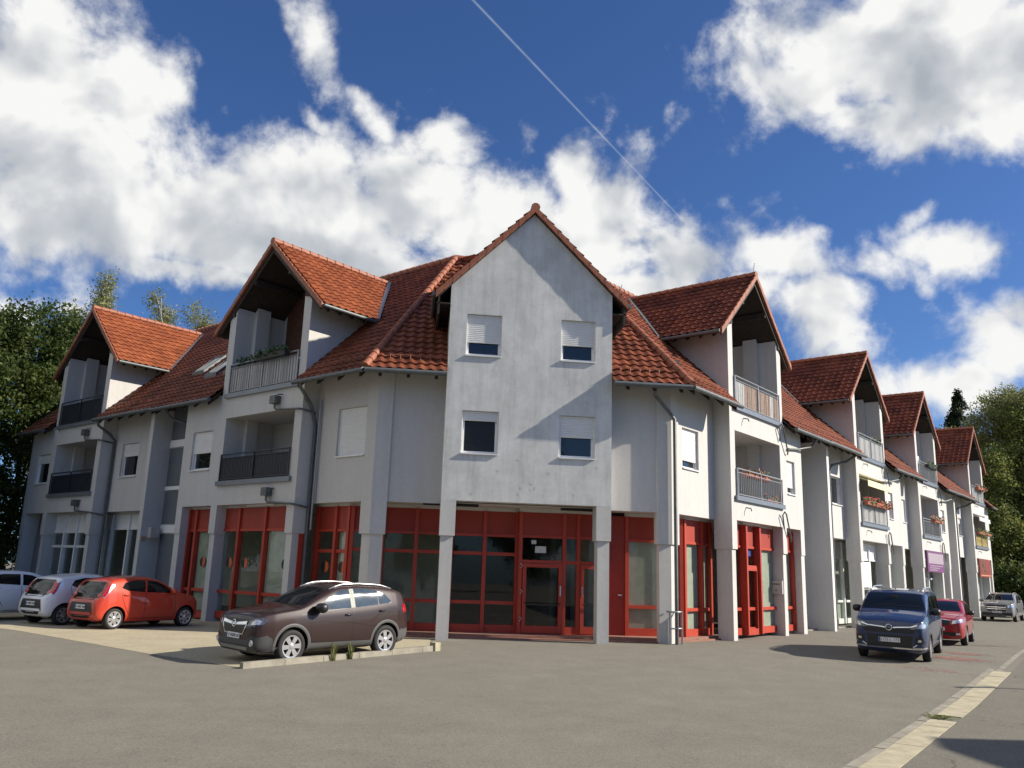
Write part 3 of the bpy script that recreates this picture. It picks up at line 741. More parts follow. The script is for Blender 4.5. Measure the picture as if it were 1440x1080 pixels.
# glazed entrance box standing forward of the shop window
S = shop(GA, -1.7, [.06, 1.42, 1.86, 2.72], [2.25], deep=.06)
k = MB(); k.box(GA, -.02, .0, -2.2, -1.66, .12, 3.75); k.box(GA, 2.78, 2.80, -2.2, -1.66, .12, 3.75); k.build('side_panel', 'red_panel', S)
for a, b in ((.14, 1.36), (1.93, 2.66)):
    k = MB(); n0, n1 = -1.70, -1.62
    k.box(GA, a, a + .11, n0, n1, .15, 2.19); k.box(GA, b - .11, b, n0, n1, .15, 2.19); k.box(GA, a + .11, b - .11, n0, n1, 2.08, 2.19); k.box(GA, a + .11, b - .11, n0, n1, .15, .36)
    d = k.build('door', 'red_paint', S)
    k = MB(); k.tube([GA(a + .05, n1 + .05, 1.02), GA(b - .05, n1 + .05, 1.02)], .018, 8); k.build('push_bar', 'black_trim', d)
    k = MB(); k.box(GA, b - .075 if a < 1 else a + .03, b - .035 if a < 1 else a + .07, n1, n1 + .05, 1.25, 1.55); k.build('handle', 'silver_trim', d)
for z in (.55, 1.35, 2.12):
    k = MB(); k.tube([GA(.07, -1.60, z + .06), GA(.14, -1.59, z), GA(.07, -1.60, z - .06)], .016, 6); k.build('hinge', 'silver_trim', S)
k = MB(); k.box(GA, .52, .86, -1.735, -1.725, 2.52, 2.72); k.box(GA, .40, .55, -1.735, -1.725, 2.78, 2.9); tag(k.build('notice', 'paper'), 'white paper notice behind the glass over the red entrance door', 'notice')
# solid red door and the wide window right of it
k = MB(); k.box(GA, 2.80, 3.40, -2.06, -1.98, .12, 3.75); d = k.build('side_door', 'red_panel', B)
k = MB(); k.tube([GA(3.30, -1.98, 1.32), GA(3.30, -1.93, 1.32), GA(3.18, -1.93, 1.32)], .02, 8); k.build('handle', 'silver_trim', d)
shop(GA, CY, [3.46, 5.22], [.98])
shop(FRt, 0, [.80, 1.98, 2.62], [.93]); shop(FL, 0, [1.02, 1.62, 2.55], [2.38], w=.06)
shop(FL, .6, [2.62, 4.45, 5.95, 7.0], [.98]); shop(FL, .6, [7.5, 8.62, 9.1], [.98], z0=.05)
shop(FRt, .6, [2.72, 3.85, 5.0, 6.85], [.95], deep=.22); shop(FRt, .6, [7.2, 8.42], [.95])
k = MB(); a, b = 3.93, 4.93; 
k.box(FRt, a, a + .09, .66, .72, .1, 2.35); k.box(FRt, b - .09, b, .66, .72, .1, 2.35); k.box(FRt, a + .09, b - .09, .66, .72, 2.22, 2.40); k.box(FRt, a + .09, b - .09, .66, .72, .1, .3)
d = k.build('door', 'red_paint', B); k = MB(); k.box(FRt, a + .02, a + .06, .722, .77, 1.0, 1.3); k.build('handle', 'silver_trim', d)
k = MB(); k.box(FRt, a + .1, b - .1, .54, .55, 2.72, 2.95); k.build('blind_or_backing', 'cloth_blue', B)
WHT = dict(fr='white_frame', pan='white_frame')
shop(FL, .5, [16.6, 18.2, 19.4, 20.9], [2.4], **WHT); shop(FL, -.1, [12.2, 13.6, 14.9, 16.4, 17.0], [], zl=3.2, **WHT)
shop(FRt, -.2, [12.1, 13.4, 14.6, 16.6, 18.6], [1.1], **WHT)
shop(FRt, .4, [16.1, 17.3, 18.6, 20.1], [1.7], **WHT); shop(FRt, .4, [20.4, 21.6, 22.6], [], **WHT)
k = MB(); k.box(FRt, 16.2, 18.5, .52, .56, 1.75, 2.9); k.build('shutter', 'shutter_slats', B)
shop(FRt, -.1, [23.0, 24.4, 25.6, 26.5], [], fr='white_frame', pan='sign_purple'); shop(FRt, .4, [27.0, 28.4, 29.6, 31.0], [2.3], **WHT); shop(FRt, .5, [31.2, 32.6], [], **WHT)
shop(FRt, -.2, [35.3, 37, 38.6, 40.3], [1.1], **WHT); shop(FRt, .4, [40.7, 42, 43.2, 44.5], [], **WHT)
k = MB(); k.box(FRt, 24.5, 25.5, -.07, -.04, 3.1, 3.72); tag(k.build('shop_sign', 'sign_pale'), 'pale lilac shop sign panel between the purple panels over a far shop window', 'sign')
# round black and orange window stickers
def sticker(F, u, n, z, r=.17):
    k = MB(); A = [(u + r * math.cos(t), z + r * math.sin(t)) for t in np.linspace(PI / 2, 3 * PI / 2, 14)]; C = [(u + r * math.cos(t), z + r * math.sin(t)) for t in np.linspace(-PI / 2, PI / 2, 14)]
    sw = F is FL
    k.extr_uz(F, A, n, n + .006, 0 if not sw else 1); k.extr_uz(F, C, n, n + .006, 1 if not sw else 0)
    k.build('window_sticker', ['sticker_black', 'sticker_orange'], B)
for u, n in ((3.35, .58), (5.55, .58), (6.45, .58), (8.1, .58)): sticker(FL, u, n - .005, 1.93)
for u in (1.3, 2.1): sticker(FL, u, -.024, 1.9)
# arcade floor (one step up), soffit lamps
p = lambda F, s, n: tuple(F(s, n, 0)[:2])
def plate(name, mat, poly, z0, z1, parent=B):
    mb = MB(); mb.extr_xy(poly, z0, z1); return mb.build(name, mat, parent)
plate('step', 'arcade_tiles', [p(FL, 2.9, .40), p(CH, .2, -.30), p(CH, CHL - .2, -.30), p(FRt, 2.6, .38), p(FRt, 2.6, -1.6), p(FL, 2.9, -1.6)], -.1, .118)
plate('step', 'arcade_tiles', [p(FL, 3.0, .52), p(CH, .1, -.12), p(CH, CHL - .1, -.12), p(FRt, 2.6, .52), p(FRt, 2.6, .37), p(CH, CHL - .2, -.301), p(CH, .2, -.301), p(FL, 3.0, .39)], -.1, .045)
for F, u0, u1, n in ((GA, -3.0, -1.35, -.85), (GA, 1.15, 2.7, -.85)):
    k = MB(); k.box(F, u0, u1, n - .06, n + .06, 3.78, 3.861); tag(k.build('ceiling_lamp', 'black_trim'), 'dark strip lamp under the arcade ceiling ' + ('left' if u0 < 0 else 'right') + ' of the entrance door', 'ceiling lamp', 'arcade strip lamps')
for F, c in ((FL, BAYS['L'][0]), (FRt, BAYS['R'][0])):
    k = MB(); k.box(F, c - .9, c + .6, .72, .86 - .13, 3.78, 3.828); k.build('lamp_strip', 'white_frame', B)
# interiors behind the glass
for F, s0, s1, dz in ((FL, 1.2, 23, 0), (FRt, 1.2, 45.6, .004)):
    k = MB(); k.box(F, s0, s1, -10.2, -1.25, 3.90 + dz, 4.05 + dz); k.box(F, s0, s1, -4.6, -4.4, .1 + dz, 3.9); k.box(F, s0, s1, -10.2, .3, -.02 + dz, .05 + dz, 1)
    k.build('shop_interior', ['interior_wall', 'interior_floor'], B)
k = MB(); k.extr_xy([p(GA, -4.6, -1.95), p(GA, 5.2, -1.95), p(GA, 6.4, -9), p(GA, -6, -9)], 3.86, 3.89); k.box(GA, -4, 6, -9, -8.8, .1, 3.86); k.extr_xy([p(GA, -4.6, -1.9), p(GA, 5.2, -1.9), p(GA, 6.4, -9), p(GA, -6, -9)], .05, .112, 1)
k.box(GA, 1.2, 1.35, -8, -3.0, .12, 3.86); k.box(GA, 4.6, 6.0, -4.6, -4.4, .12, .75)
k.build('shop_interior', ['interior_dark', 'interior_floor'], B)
for s0, s1, n in ((10, 10.15, -4.4), (22.8, 22.95, -4.4), (33.5, 33.65, -4.4)):
    k = MB(); k.box(FRt, s0, s1, n - 1.6, -.9, .12, 3.86); k.build('room_wall', 'interior_wall', B)

for F, u0, u1, n in ((GA, 3.52, 5.18, -2.07), (FRt, .86, 1.92, -.07), (FRt, 2.04, 2.58, -.07), (FRt, 5.06, 6.8, .53), (FRt, 7.25, 8.37, .53), (FL, 1.08, 1.56, -.07), (FL, 2.68, 4.39, .53), (FL, 7.55, 8.55, .53), (FRt, 12.16, 13.34, -.27), (FRt, 14.66, 16.5, -.27), (FRt, 20.46, 22.5, .33), (FRt, 23.06, 24.34, -.17), (FRt, 25.66, 26.4, -.17), (FRt, 28.46, 30.9, .33), (FRt, 36, 40.2, -.27), (FRt, 40.76, 44.4, .33)):
    k = MB(); k.box(F, u0, u1, n - .02, n, .3, 3.0); k.build('blind_or_backing', 'grey_green', B)  # red shops: panels stand in for lit rooms; the far ones are curtains
# --- things fixed to or standing at the building
def sign(name, F, s0, s1, z0, z1, n, parts, label):
    k = MB(); k.box(F, s0, s1, n, n + .08, z0, z1); o = k.build(name, parts[0][1], None); tag(o, label, 'sign')
    for nm, mt, polys in parts[1:]:
        q = MB()
        for P in polys: q.extr_uz(F, [(s0 + (s1 - s0) * a, z0 + (z1 - z0) * b) for a, b in P], n + .08, n + .092)
        q.build(nm, mt, o)
    return o
R4 = lambda a, b, c, d: [(a, c), (b, c), (b, d), (a, d)]
sign('shop_sign', FRt, 27.0, 30.7, 2.66, 3.80, 1.02, [('', 'sign_purple'), ('panel', 'sign_pale', [R4(.04, .96, .40, .90)]), ('lettering', 'sign_pale', [R4(.1, .9, .28, .32), R4(.1, .7, .18, .22), R4(.1, .55, .08, .12)])], 'large purple and pale pink shop sign above a far shop window')
el = lambda cx, cy, rx, ry, r=0: [(cx + rx * math.cos(t) * math.cos(r) - ry * math.sin(t) * math.sin(r), cy + rx * math.cos(t) * math.sin(r) + ry * math.sin(t) * math.cos(r)) for t in np.linspace(0, 2 * PI, 16)[:-1]]
sign('shop_sign', FRt, 40.8, 44.5, 2.60, 3.80, 1.02, [('', 'sign_red'), ('picture', 'sign_brown', [R4(.05, .60, .20, .95)]), ('ham', 'sign_ham', [el(.30, .62, .13, .13, .4), el(.42, .36, .10, .08, -.4)]), ('lettering', 'sign_ham', [R4(.06, .94, .06, .13)])], 'red brown shop sign with a food picture at the far end of the building')
def flower_box(F, s0, s1, n, z, label, flower='flower_red', cascade=.18, dens=110, box='terracotta'):
    k = MB(); k.extr_uz(lambda u, nn, zz: F(nn, u, zz), [(n, z), (n + .17, z), (n + .2, z + .17), (n - .02, z + .17)], s0, s1)
    o = k.build('flower_box', box, None); tag(o, label, 'flower box', 'flower boxes on the balcony railings')
    for nm, mt, cnt, hh in (('plant', 'plant_green', dens, .16), ('blossom', flower, dens // 2, .22)):
        q = MB()
        for _ in range(cnt):
            u = random.uniform(s0, s1); a = random.uniform(-.14, .22); zz = z + .15 + random.uniform(-cascade if a > .08 else 0, hh)
            c = Vector(F(u, n + .08 + a, zz)); r = random.uniform(.03, .07)
            X = Vector((random.gauss(0, 1), random.gauss(0, 1), random.gauss(0, 1))).normalized(); Y = X.orthogonal().normalized()
            q.add([c - X * r, c + Y * r, c + X * r, c - Y * r], [(0, 1, 2, 3)])
        q.build(nm, mt, o)
bl = BAYS['L']; br = BAYS['R']
flower_box(FL, bl[0] - 1.5, bl[0] + .2, 1.1, 8.62, 'flower box with dark plants at the outer end of the nearer left upper balcony', 'plant_green', .05, 90, 'black_trim')
flower_box(FL, bl[0] + .6, bl[0] + 1.6, .82, 8.60, 'dark planter at the inner end of the nearer left upper balcony', 'plant_green', .05, 60, 'black_trim')
for i, (a, b) in enumerate(((-1.15, -.45), (-.35, .25), (.35, .95))):
    flower_box(FRt, br[0] + a, br[0] + b, .82, 5.36, ('left', 'middle', 'right')[i] + ' one of three terracotta boxes on the first right balcony railing', 'terracotta', .02, 12)
flower_box(FRt, br[0] + .9, br[0] + 1.8, .75, 4.62, 'terracotta planter standing on the floor of the first right balcony', 'flower_red', .05, 40)
flower_box(FRt, br[1] - 1.8, br[1] + 1.85, 1.1, 5.45, 'long flower box with red blossoms on the second right lower balcony', 'flower_red', .15, 260)
flower_box(FRt, br[1] + .5, br[1] + 1.8, .8, 8.55, 'flower box with yellow green plants on the second right upper balcony', 'leaf_weed', .05, 90, 'black_trim')
flower_box(FRt, br[2] - .2, br[2] + 1.8, 1.1, 5.45, 'flower box with salmon blossoms on the third right lower balcony', 'flower_pink', .2, 160)
flower_box(FRt, br[2] - .8, br[2] + 1.2, 1.1, 8.5, 'dark flower box on the third right upper balcony', 'plant_green', .15, 100, 'black_trim')
flower_box(FRt, br[3] - .8, br[3] + 1.6, 1.1, 8.55, 'flower box with red and white blossoms on the farthest upper balcony', 'flower_pink', .25, 160)
flower_box(FRt, br[3] - 1.8, br[3] + 2.3, 1.1, 5.45, 'long bushy flower box over the yellow cloth on the farthest lower balcony', 'leaf_weed', .45, 330)
def awning(c, z, zn, label, mat='awning_yellow', n0=.6, n1=1.35):
    k = MB(); a, b = c - 1.85, c + 1.85
    P = [(n0, z), (n1, zn), (n1 + .01, zn - .28), (n1 - .01, zn - .28), (n1 - .02, zn - .03), (n0, z - .04)]
    k.extr_uz(lambda u, n, zz: FRt(n, u, zz), P, a, b)
    tag(k.build('awning', mat, None), label, 'awning')
awning(br[1], 6.80, 6.55, 'pale yellow awning pulled out over the second right lower balcony')
awning(br[3], 6.80, 6.60, 'cream awning over the farthest lower balcony', 'sill_metal')
k = MB(); k.box(FRt, br[2] - 1.9, br[2] + 1.9, .2, .28, 9.0, 9.45); tag(k.build('awning', 'sill_metal'), 'rolled white awning across the third right upper balcony', 'awning')
k = MB(); q = FRt(br[2] - .9, .5, 4.5); k.tube([q, (q[0], q[1], 6.6)], .02, 6); k.tube([(q[0], q[1], 5.3), (q[0], q[1], 5.6), (q[0], q[1], 6.5), (q[0], q[1], 6.62)], [.14, .17, .05, .01], 10, 1)
tag(k.build('parasol', ['zinc', 'cloth_pink']), 'closed pink parasol standing on the third right lower balcony', 'parasol')
# letterbox on the right arcade column, metal guard round the corner downpipe
lb = MB(); lb.box(FRt, 6.55, 6.85, .42, .93, 1.45, 1.92); lbo = tag(lb.build('letterbox', 'box_grey'), 'grey letterbox fixed to the arcade column beside the red shop door', 'letterbox')
k = MB(); k.box(FRt, 6.545, 6.55, .55, .85, 1.78, 1.81); k.box(FRt, 6.54, 6.55, .68, .72, 1.55, 1.60); k.build('flap', 'black_trim', lbo)
k = MB(); cs = wcorner('R', .66); h = .92
a0, a1, c_, b1, b0 = CH(CHL - .14, .02, 0), CH(CHL - .12, .24, 0), FRt(cs, .66, 0), FRt(SR0 + .14, .66, 0), FRt(SR0 + .16, .45, 0)
up_ = lambda t, z: (t[0], t[1], z)
for t in (a1, b1): k.tube([up_(t, -.06), up_(t, h)], .028, 8)
k.tube([up_(a0, h), up_(a1, h), up_(c_, h), up_(b1, h), up_(b0, h)], .028, 8); k.tube([up_(a1, .45), up_(c_, .45), up_(b1, .45)], .024, 8)
k.tube([up_(c_, -.06), up_(c_, h)], .024, 8)
tag(k.build('pipe_guard', 'galvanised', smooth=True, angle=60), 'grey tubular steel guard around the foot of the corner downpipe', 'guard rail')
k = MB(); k.box(FL, 11.62, 11.898, .40, .75, 2.75, 3.15); tag(k.build('wall_box', 'box_grey'), 'pale grey box on the pier beside the stair recess', 'wall box')
k = MB(); k.box(FL, 11.86, 11.9, .80, .99, 2.62, 2.80); tag(k.build('wall_plate', 'rail_wood'), 'small brownish plate on the pier edge at the stair recess', 'sign')
# lightning rod and aerial on the roofs
for q, hgt, lb_ in (((2.75, .2, 10.4), .45, 'thin aerial rod on the right verge of the middle gable'), (FRt(br[0] + .2, .9, 12.95), .6, 'thin lightning rod on the ridge of the first right dormer')):
    k = MB(); k.tube([q, (q[0] + .1, q[1], q[2] + hgt)], .012, 5); tag(k.build('lightning_rod', 'zinc'), lb_, 'rod')
# ------------------------------------------------------------------ ground
def sheet(name, mat, poly, off, label=None, cut=None):
    bm = bmesh.new(); bm.faces.new([bm.verts.new((x, y, 0)) for x, y in poly])
    for y in (-9, 0): bmesh.ops.bisect_plane(bm, geom=bm.verts[:] + bm.edges[:] + bm.faces[:], plane_co=(0, y, 0), plane_no=(0, 1, 0))
    for v in bm.verts: v.co.z = gz(v.co.y) + off
    bmesh.ops.triangulate(bm, faces=bm.faces); bmesh.ops.recalc_face_normals(bm, faces=bm.faces)
    me = bpy.data.meshes.new(name); bm.to_mesh(me); bm.free(); me.materials.append(MATS[mat])
    o = bpy.data.objects.new(name, me); COL.objects.link(o); o['kind'] = 'structure'
    return o
sheet('parking_lot', 'asphalt', [(-220, -120), (220, -120), (220, 260), (-220, 260)], 0)
gd = Vector((.665, .747)); gn = Vector((.747, -.665))      # road edge direction and its outward normal
E0 = Vector((2.16, -14.23))
rp = lambda t, o: tuple(E0 + gd * t + gn * o)
sheet('road', 'asphalt_road', [rp(-30, .38), rp(75, .38), rp(75, 9.5), rp(-30, 9.5)], .004)
# raised concrete drainage kerb in two lengths, then a narrow line of setts
def strip(name, mat, t0, t1, o0, o1, h, kind='structure', label=None, cat=None, seg=.5):
    mb = MB(); t = t0
    while t < t1 - .01:
        b = min(t + seg, t1); g = .006
        P = [rp(t + g, o0), rp(b - g, o0), rp(b - g, o1), rp(t + g, o1)]; j = random.uniform(-.004, .004)
        mb.prism([(x, y, gz(y) - .05) for x, y in P], [(x, y, gz(y) + h + j) for x, y in P]); t = b
    o = mb.build(name, mat); o['kind'] = kind
    return o
strip('drain_channel', 'concrete_pale', -12, 4.75, .02, .40, .012, seg=1.0); strip('drain_channel', 'concrete_pale', 5.35, 13.6, .02, .40, .014, seg=1.0)
strip('road_edge_line', 'concrete', -12, 14, -.14, .0, .004, seg=.5); strip('road_edge_line', 'concrete', 13.7, 60, .05, .17, .008, seg=.5)
sheet('paving', 'paving', [(-30, 14), (-13.26, -.2), (-8.96, -4.11), (-6.50, -6.05), (-2.62, -2.45), (-2.6, .25), (-4.2, 1.5), (-18, 16.0), (-24, 22)], .004)
sheet('verge_grass', 'soil_grass', [(36.6, 33.4), (60, 56), (30, 75), (20, 50)], .006)
# spray marks on the asphalt
mb = MB()
for cx, cy, n, r in ((11.9, -1.6, 900, .8), (9.6, -4.1, 160, .9), (13.0, -.3, 420, .6)):
    for _ in range(n):
        a = random.gauss(0, r * .4); b = random.gauss(0, r * .5); x, y = cx + a * gd.x + b * gn.x, cy + a * gd.y + b * gn.y
        q = random.uniform(.008, .028) * (1.5 if abs(a) < .4 else .8); m = 6; t0 = random.uniform(0, 6)
        z = gz(y) + .0055 + random.uniform(0, .001)
        mb.add([(x + q * math.cos(t0 + 2 * PI * i / m), y + q * math.sin(t0 + 2 * PI * i / m) * .8, z) for i in range(m)], [tuple(range(m))])
o = mb.build('spray_marking', 'spray_pink'); o['kind'] = 'structure'
# kerb of the parking bay with its end block
ka, kb = Vector((-6.52, -6.15)), Vector((-2.62, -2.47)); kd = (kb - ka).normalized(); kn = Vector((kd.y, -kd.x)); kl = (kb - ka).length
mb = MB(); t = 0
while t < kl - .05:
    b = min(t + 1.0, kl); P = [ka + kd * (t + .006) + kn * .07, ka + kd * (b - .006) + kn * .07, ka + kd * (b - .006) - kn * .07, ka + kd * (t + .006) - kn * .07]; j = random.uniform(-.006, .006)
    P2 = [ka + kd * (t + .006) + kn * .055, ka + kd * (b - .006) + kn * .055, ka + kd * (b - .006) - kn * .065, ka + kd * (t + .006) - kn * .065]
    mb.prism([(q.x, q.y, gz(q.y) - .1) for q in P], [(q.x, q.y, gz(q.y) + .125 + j) for q in P2]); t = b
o = mb.build('kerb', 'concrete'); o['kind'] = 'structure'
mb = MB(); q = kb + kd * .12
P = [q + kd * .09 + kn * .1, q + kd * .09 - kn * .1, q - kd * .09 - kn * .1, q - kd * .09 + kn * .1]; mb.prism([(v.x, v.y, gz(v.y) - .1) for v in P], [(v.x, v.y, gz(v.y) + .2) for v in P])
tag(mb.build('marker_stone', 'concrete_pale'), 'small pale marker stone at the right end of the concrete kerb', 'stone')
# weeds
def weed(x, y, h, n, label, sp=.05):
    mb = MB(); z = gz(y)
    for _ in range(n):
        a = random.uniform(0, 2 * PI); l = h * random.uniform(.5, 1); d = sp * random.uniform(.2, 1.3); bx, by = x + random.gauss(0, sp * .5), y + random.gauss(0, sp * .5); w = .008
        ca, sa = math.cos(a), math.sin(a)
        mb.add([(bx - sa * w, by + ca * w, z), (bx + sa * w, by - ca * w, z), (bx + ca * d * .6, by + sa * d * .6, z + l * .7), (bx + ca * d * 1.4, by + sa * d * 1.4, z + l)], [(0, 1, 2, 3)])
    tag(mb.build('weed', 'leaf_weed'), label, 'weed', 'weeds on the kerb')
k1 = ka + kd * 2.25 + kn * .09; weed(k1.x, k1.y, .42, 26, 'left weed growing at the kerb before the brown car')
k1 = ka + kd * 2.72 + kn * .09; weed(k1.x, k1.y, .40, 30, 'right weed growing at the kerb before the brown car')
g1 = rp(5.0, .1); weed(g1[0], g1[1], .07, 60, 'low weed growing in the gap of the drain channel', .14)
# ------------------------------------------------------------------ trees
def tree(name, x, y, H, blobs, leaf, bark, label, nl=14000, ls=.22, trunk_r=.22, group=None, droop=0., z0=0):
    root = empty(name, (x, y, z0)); tag(root, label, 'tree', group)
    mb = MB(); top = Vector((0, 0, H * .8)); pts = [Vector((random.gauss(0, .12) * i, random.gauss(0, .12) * i, H * .8 * i / 5)) for i in range(6)]
    mb.tube(pts, [trunk_r * (1 - .16 * i) for i in range(6)], 8)
    for (bx, by, bz, rx, ry, rz) in blobs:
        c = Vector((bx, by, bz)); k = min(5, max(1, int((bz - rz * .6) / (H * .8) * 5))); s = pts[k]
        mid = s.lerp(c, .5) + Vector((random.gauss(0, .2), random.gauss(0, .2), .3)); mb.tube([s, mid, c], [trunk_r * .4, trunk_r * .25, trunk_r * .1], 6)
        for _ in range(5):
            e = c + Vector((random.gauss(0, rx * .45), random.gauss(0, ry * .45), random.gauss(0, rz * .4))); mb.tube([mid, (mid + e) / 2 + Vector((0, 0, .2)), e], [trunk_r * .15, trunk_r * .1, .02], 5)
    mb.build('trunk', bark, root, smooth=True)
    vol = np.array([b[3] * b[4] * b[5] for b in blobs]) ** .75; cnt = (vol / vol.sum() * nl).astype(int)
    V = []; 
    for b, n in zip(blobs, cnt):
        nc = max(5, n // 45)
        d = rng.normal(size=(nc, 3)); d /= np.linalg.norm(d, axis=1)[:, None]; r = rng.uniform(.15, 1, nc) ** .45 * rng.uniform(.8, 1.12, nc)
        cc = d * r[:, None] * np.array(b[3:6]) + np.array(b[:3])
        idx = rng.integers(0, nc, n)
        sp = ls * 1.7
        off = rng.normal(size=(n, 3)) * np.array([sp, sp, sp * (.75 + droop)])
        if droop: off[:, 2] -= np.abs(rng.normal(size=n)) * droop
        V.append(cc[idx] + off)
    C = np.concatenate(V); n = len(C)
    a = rng.normal(size=(n, 3)); a /= np.linalg.norm(a, axis=1)[:, None]; t = rng.normal(size=(n, 3)); q = np.cross(a, t); q /= np.linalg.norm(q, axis=1)[:, None]
    L = ls * rng.uniform(.6, 1.25, n)[:, None] * .62
    vs = np.stack([C - a * L, C + q * L * .55, C + a * L, C - q * L * .55], 1).reshape(-1, 3)
    me = bpy.data.meshes.new('crown'); me.vertices.add(4 * n); me.vertices.foreach_set('co', vs.astype(np.float32).ravel())
    me.loops.add(4 * n); me.loops.foreach_set('vertex_index', np.arange(4 * n, dtype=np.int32)); me.polygons.add(n); me.polygons.foreach_set('loop_start', np.arange(0, 4 * n, 4, dtype=np.int32)); me.update(calc_edges=True); me.validate()
    me.materials.append(MATS[leaf]); o = bpy.data.objects.new('crown', me); COL.objects.link(o); o.parent = root
    return root
def crown(H, zb, R, n, seed, flat=1.0):
    r = random.Random(seed); out = [(0, 0, (H + zb) / 2, R * .75, R * .75, (H - zb) / 2)]
    for i in range(n):
        a = r.uniform(0, 2 * PI); f = r.uniform(0, 1); z = zb + (H - zb) * (.1 + .85 * f); rr = R * (1 - .65 * abs(f - .38) ** 1.2 * 1.5)
        s = R * r.uniform(.26, .46); out.append((rr * .72 * math.cos(a), rr * .72 * math.sin(a), z, s, s, s * .85 * flat))
    return out
def slim(H, zb, R, n, seed):
    r = random.Random(seed); out = []
    for i in range(n):
        f = i / (n - 1); z = zb + (H - zb) * f * .96; a = r.uniform(0, 2 * PI); w = R * (1 - .75 * f) * r.uniform(.5, .9); s = max(.45, R * (.62 - .38 * f)); out.append((w * math.cos(a), w * math.sin(a), z, s, s, s * 1.15))
    return out
GL = 'broad trees beyond the left wing'
LT = [(-25.5, 15.8, 13.6, 3.6, 'broad dark green tree nearest the left picture edge beyond the left wing'), (-24.0, 22.0, 15.2, 3.9, 'tallest broad dark green tree close behind the left end wall'), (-29.5, 19.0, 13.6, 4.4, 'broad tree at the back of the left tree group'), (-27.8, 11.5, 10.5, 3.4, 'lower bright tipped broad tree at the left picture edge')]
for i, (x, y, H, R, lb) in enumerate(LT): tree('broad_tree', x, y, H, crown(H, .6, R, 26, i), 'leaf_maple', 'bark', lb, 48000, .19, .28, GL)
BT = [(-25.6, 33.8, 21.4, 2.5, 'slender birch rising behind the roof of the far left dormer'), (-22.6, 36.9, 21.2, 2.0, 'thin birch top between the two left dormers'), (-20.2, 39.6, 21.2, 2.9, 'fuller birch between the two left dormers, beside the nearer one'), (-26.9, 33.0, 18.6, 2.2, 'short birch just left of the far left dormer ridge')]
for i, (x, y, H, R, lb) in enumerate(BT): tree('birch_tree', x, y, H, slim(H, 8, R, 17, 40 + i), 'leaf_birch', 'birch_bark', lb, 34000, .15, .14, 'birches behind the left roof', .5)
# right-hand trees
def conifer(x, y, H, R, label, nl):
    root = empty('conifer_tree', (x, y, 0)); tag(root, label, 'tree')
    mb = MB(); mb.tube([(0, 0, 0), (0, 0, H * .6), (0, 0, H)], [.28, .14, .02], 8); mb.build('trunk', 'bark', root, smooth=True)
    V = []
    for t in range(44):
        f = t / 43; z = 3 + (H - 3.2) * f; rr = R * (1 - f) ** .72 + .10; nb = max(5, int(13 * (1 - f) + 4))
        for b in range(nb):
            a = random.uniform(0, 2 * PI); L = rr * random.uniform(.7, 1.12); m = int(nl / 44 / nb * (.35 + 1.3 * (1 - f)))
            q = rng.uniform(.05, 1, m) ** .7; w = .10 + .26 * (1 - q)
            V.append(np.stack([np.cos(a) * L * q + rng.normal(size=m) * w * .6, np.sin(a) * L * q + rng.normal(size=m) * w * .6, z - .30 * L * q + .16 * L * q * q + rng.normal(size=m) * .2], 1))
    C = np.concatenate(V); n = len(C); a = rng.normal(size=(n, 3)); a /= np.linalg.norm(a, axis=1)[:, None]; t = rng.normal(size=(n, 3)); q = np.cross(a, t); q /= np.linalg.norm(q, axis=1)[:, None]
    vs = np.stack([C - a * .15, C + q * .07, C + a * .15, C - q * .07], 1).reshape(-1, 3)
    me = bpy.data.meshes.new('crown'); me.from_pydata(vs.tolist(), [], np.arange(4 * n).reshape(-1, 4).tolist()); me.materials.append(MATS['leaf_conifer']); o = bpy.data.objects.new('crown', me); COL.objects.link(o); o.parent = root
conifer(51.0, 53.6, 21.3, 5.4, 'dark pointed conifer above the farthest dormer roof', 40000)
RT = [(49.3, 46.2, 20.0, 4.2, 'leaf_birch', 'birch_bark', 'tall pale birch standing highest behind the far right end'), (43.9, 40.9, 13.2, 3.2, 'leaf_autumn', 'bark', 'round green tree directly beside the far right end wall'), (49.6, 41.2, 17.4, 4.4, 'leaf_autumn', 'bark', 'broad olive green tree at the right picture edge'), (48.6, 50.4, 17.4, 4.2, 'leaf_autumn', 'bark', 'olive tree behind the last dormer, below the conifer'), (50.6, 43.6, 19.6, 4.0, 'leaf_birch', 'birch_bark', 'pale birch crown touching the right picture edge'), (46.8, 45.2, 14.6, 3.8, 'leaf_autumn', 'bark', 'olive tree filling the gap between the last dormer and the birches'), (46.9, 51.6, 13.8, 3.0, 'leaf_autumn', 'bark', 'small olive tree seen just over the last roof')]
for i, (x, y, H, R, lf, bk, lb) in enumerate(RT): tree('roadside_tree', x, y, H, crown(H, 1.5, R, 30, 80 + i), lf, bk, lb, 42000, .20, .24, 'trees at the far right end', .15)
def bush(x, y, R, H, label, i):
    r = random.Random(i); tree('dark_bush', x, y, H, [(r.gauss(0, R * .4), r.gauss(0, R * .4), H * r.uniform(.25, .7), R * .6, R * .6, H * .35) for _ in range(9)], 'leaf_maple', 'bark', label, 9000, .24, .08, 'dark bushes under the right trees')
for i, (x, y, R, H, lb) in enumerate(((41.9, 37.0, 2.2, 4.0, 'dark bush at the foot of the far right end wall'), (45.0, 35.4, 2.6, 4.6, 'dark bush behind the grey parked car'), (48.6, 33.6, 2.6, 4.4, 'dark bush at the right picture edge'), (46.5, 39.5, 3.0, 5.5, 'tall dark bush between the right tree trunks'))): bush(x, y, R, H, lb, 200 + i)

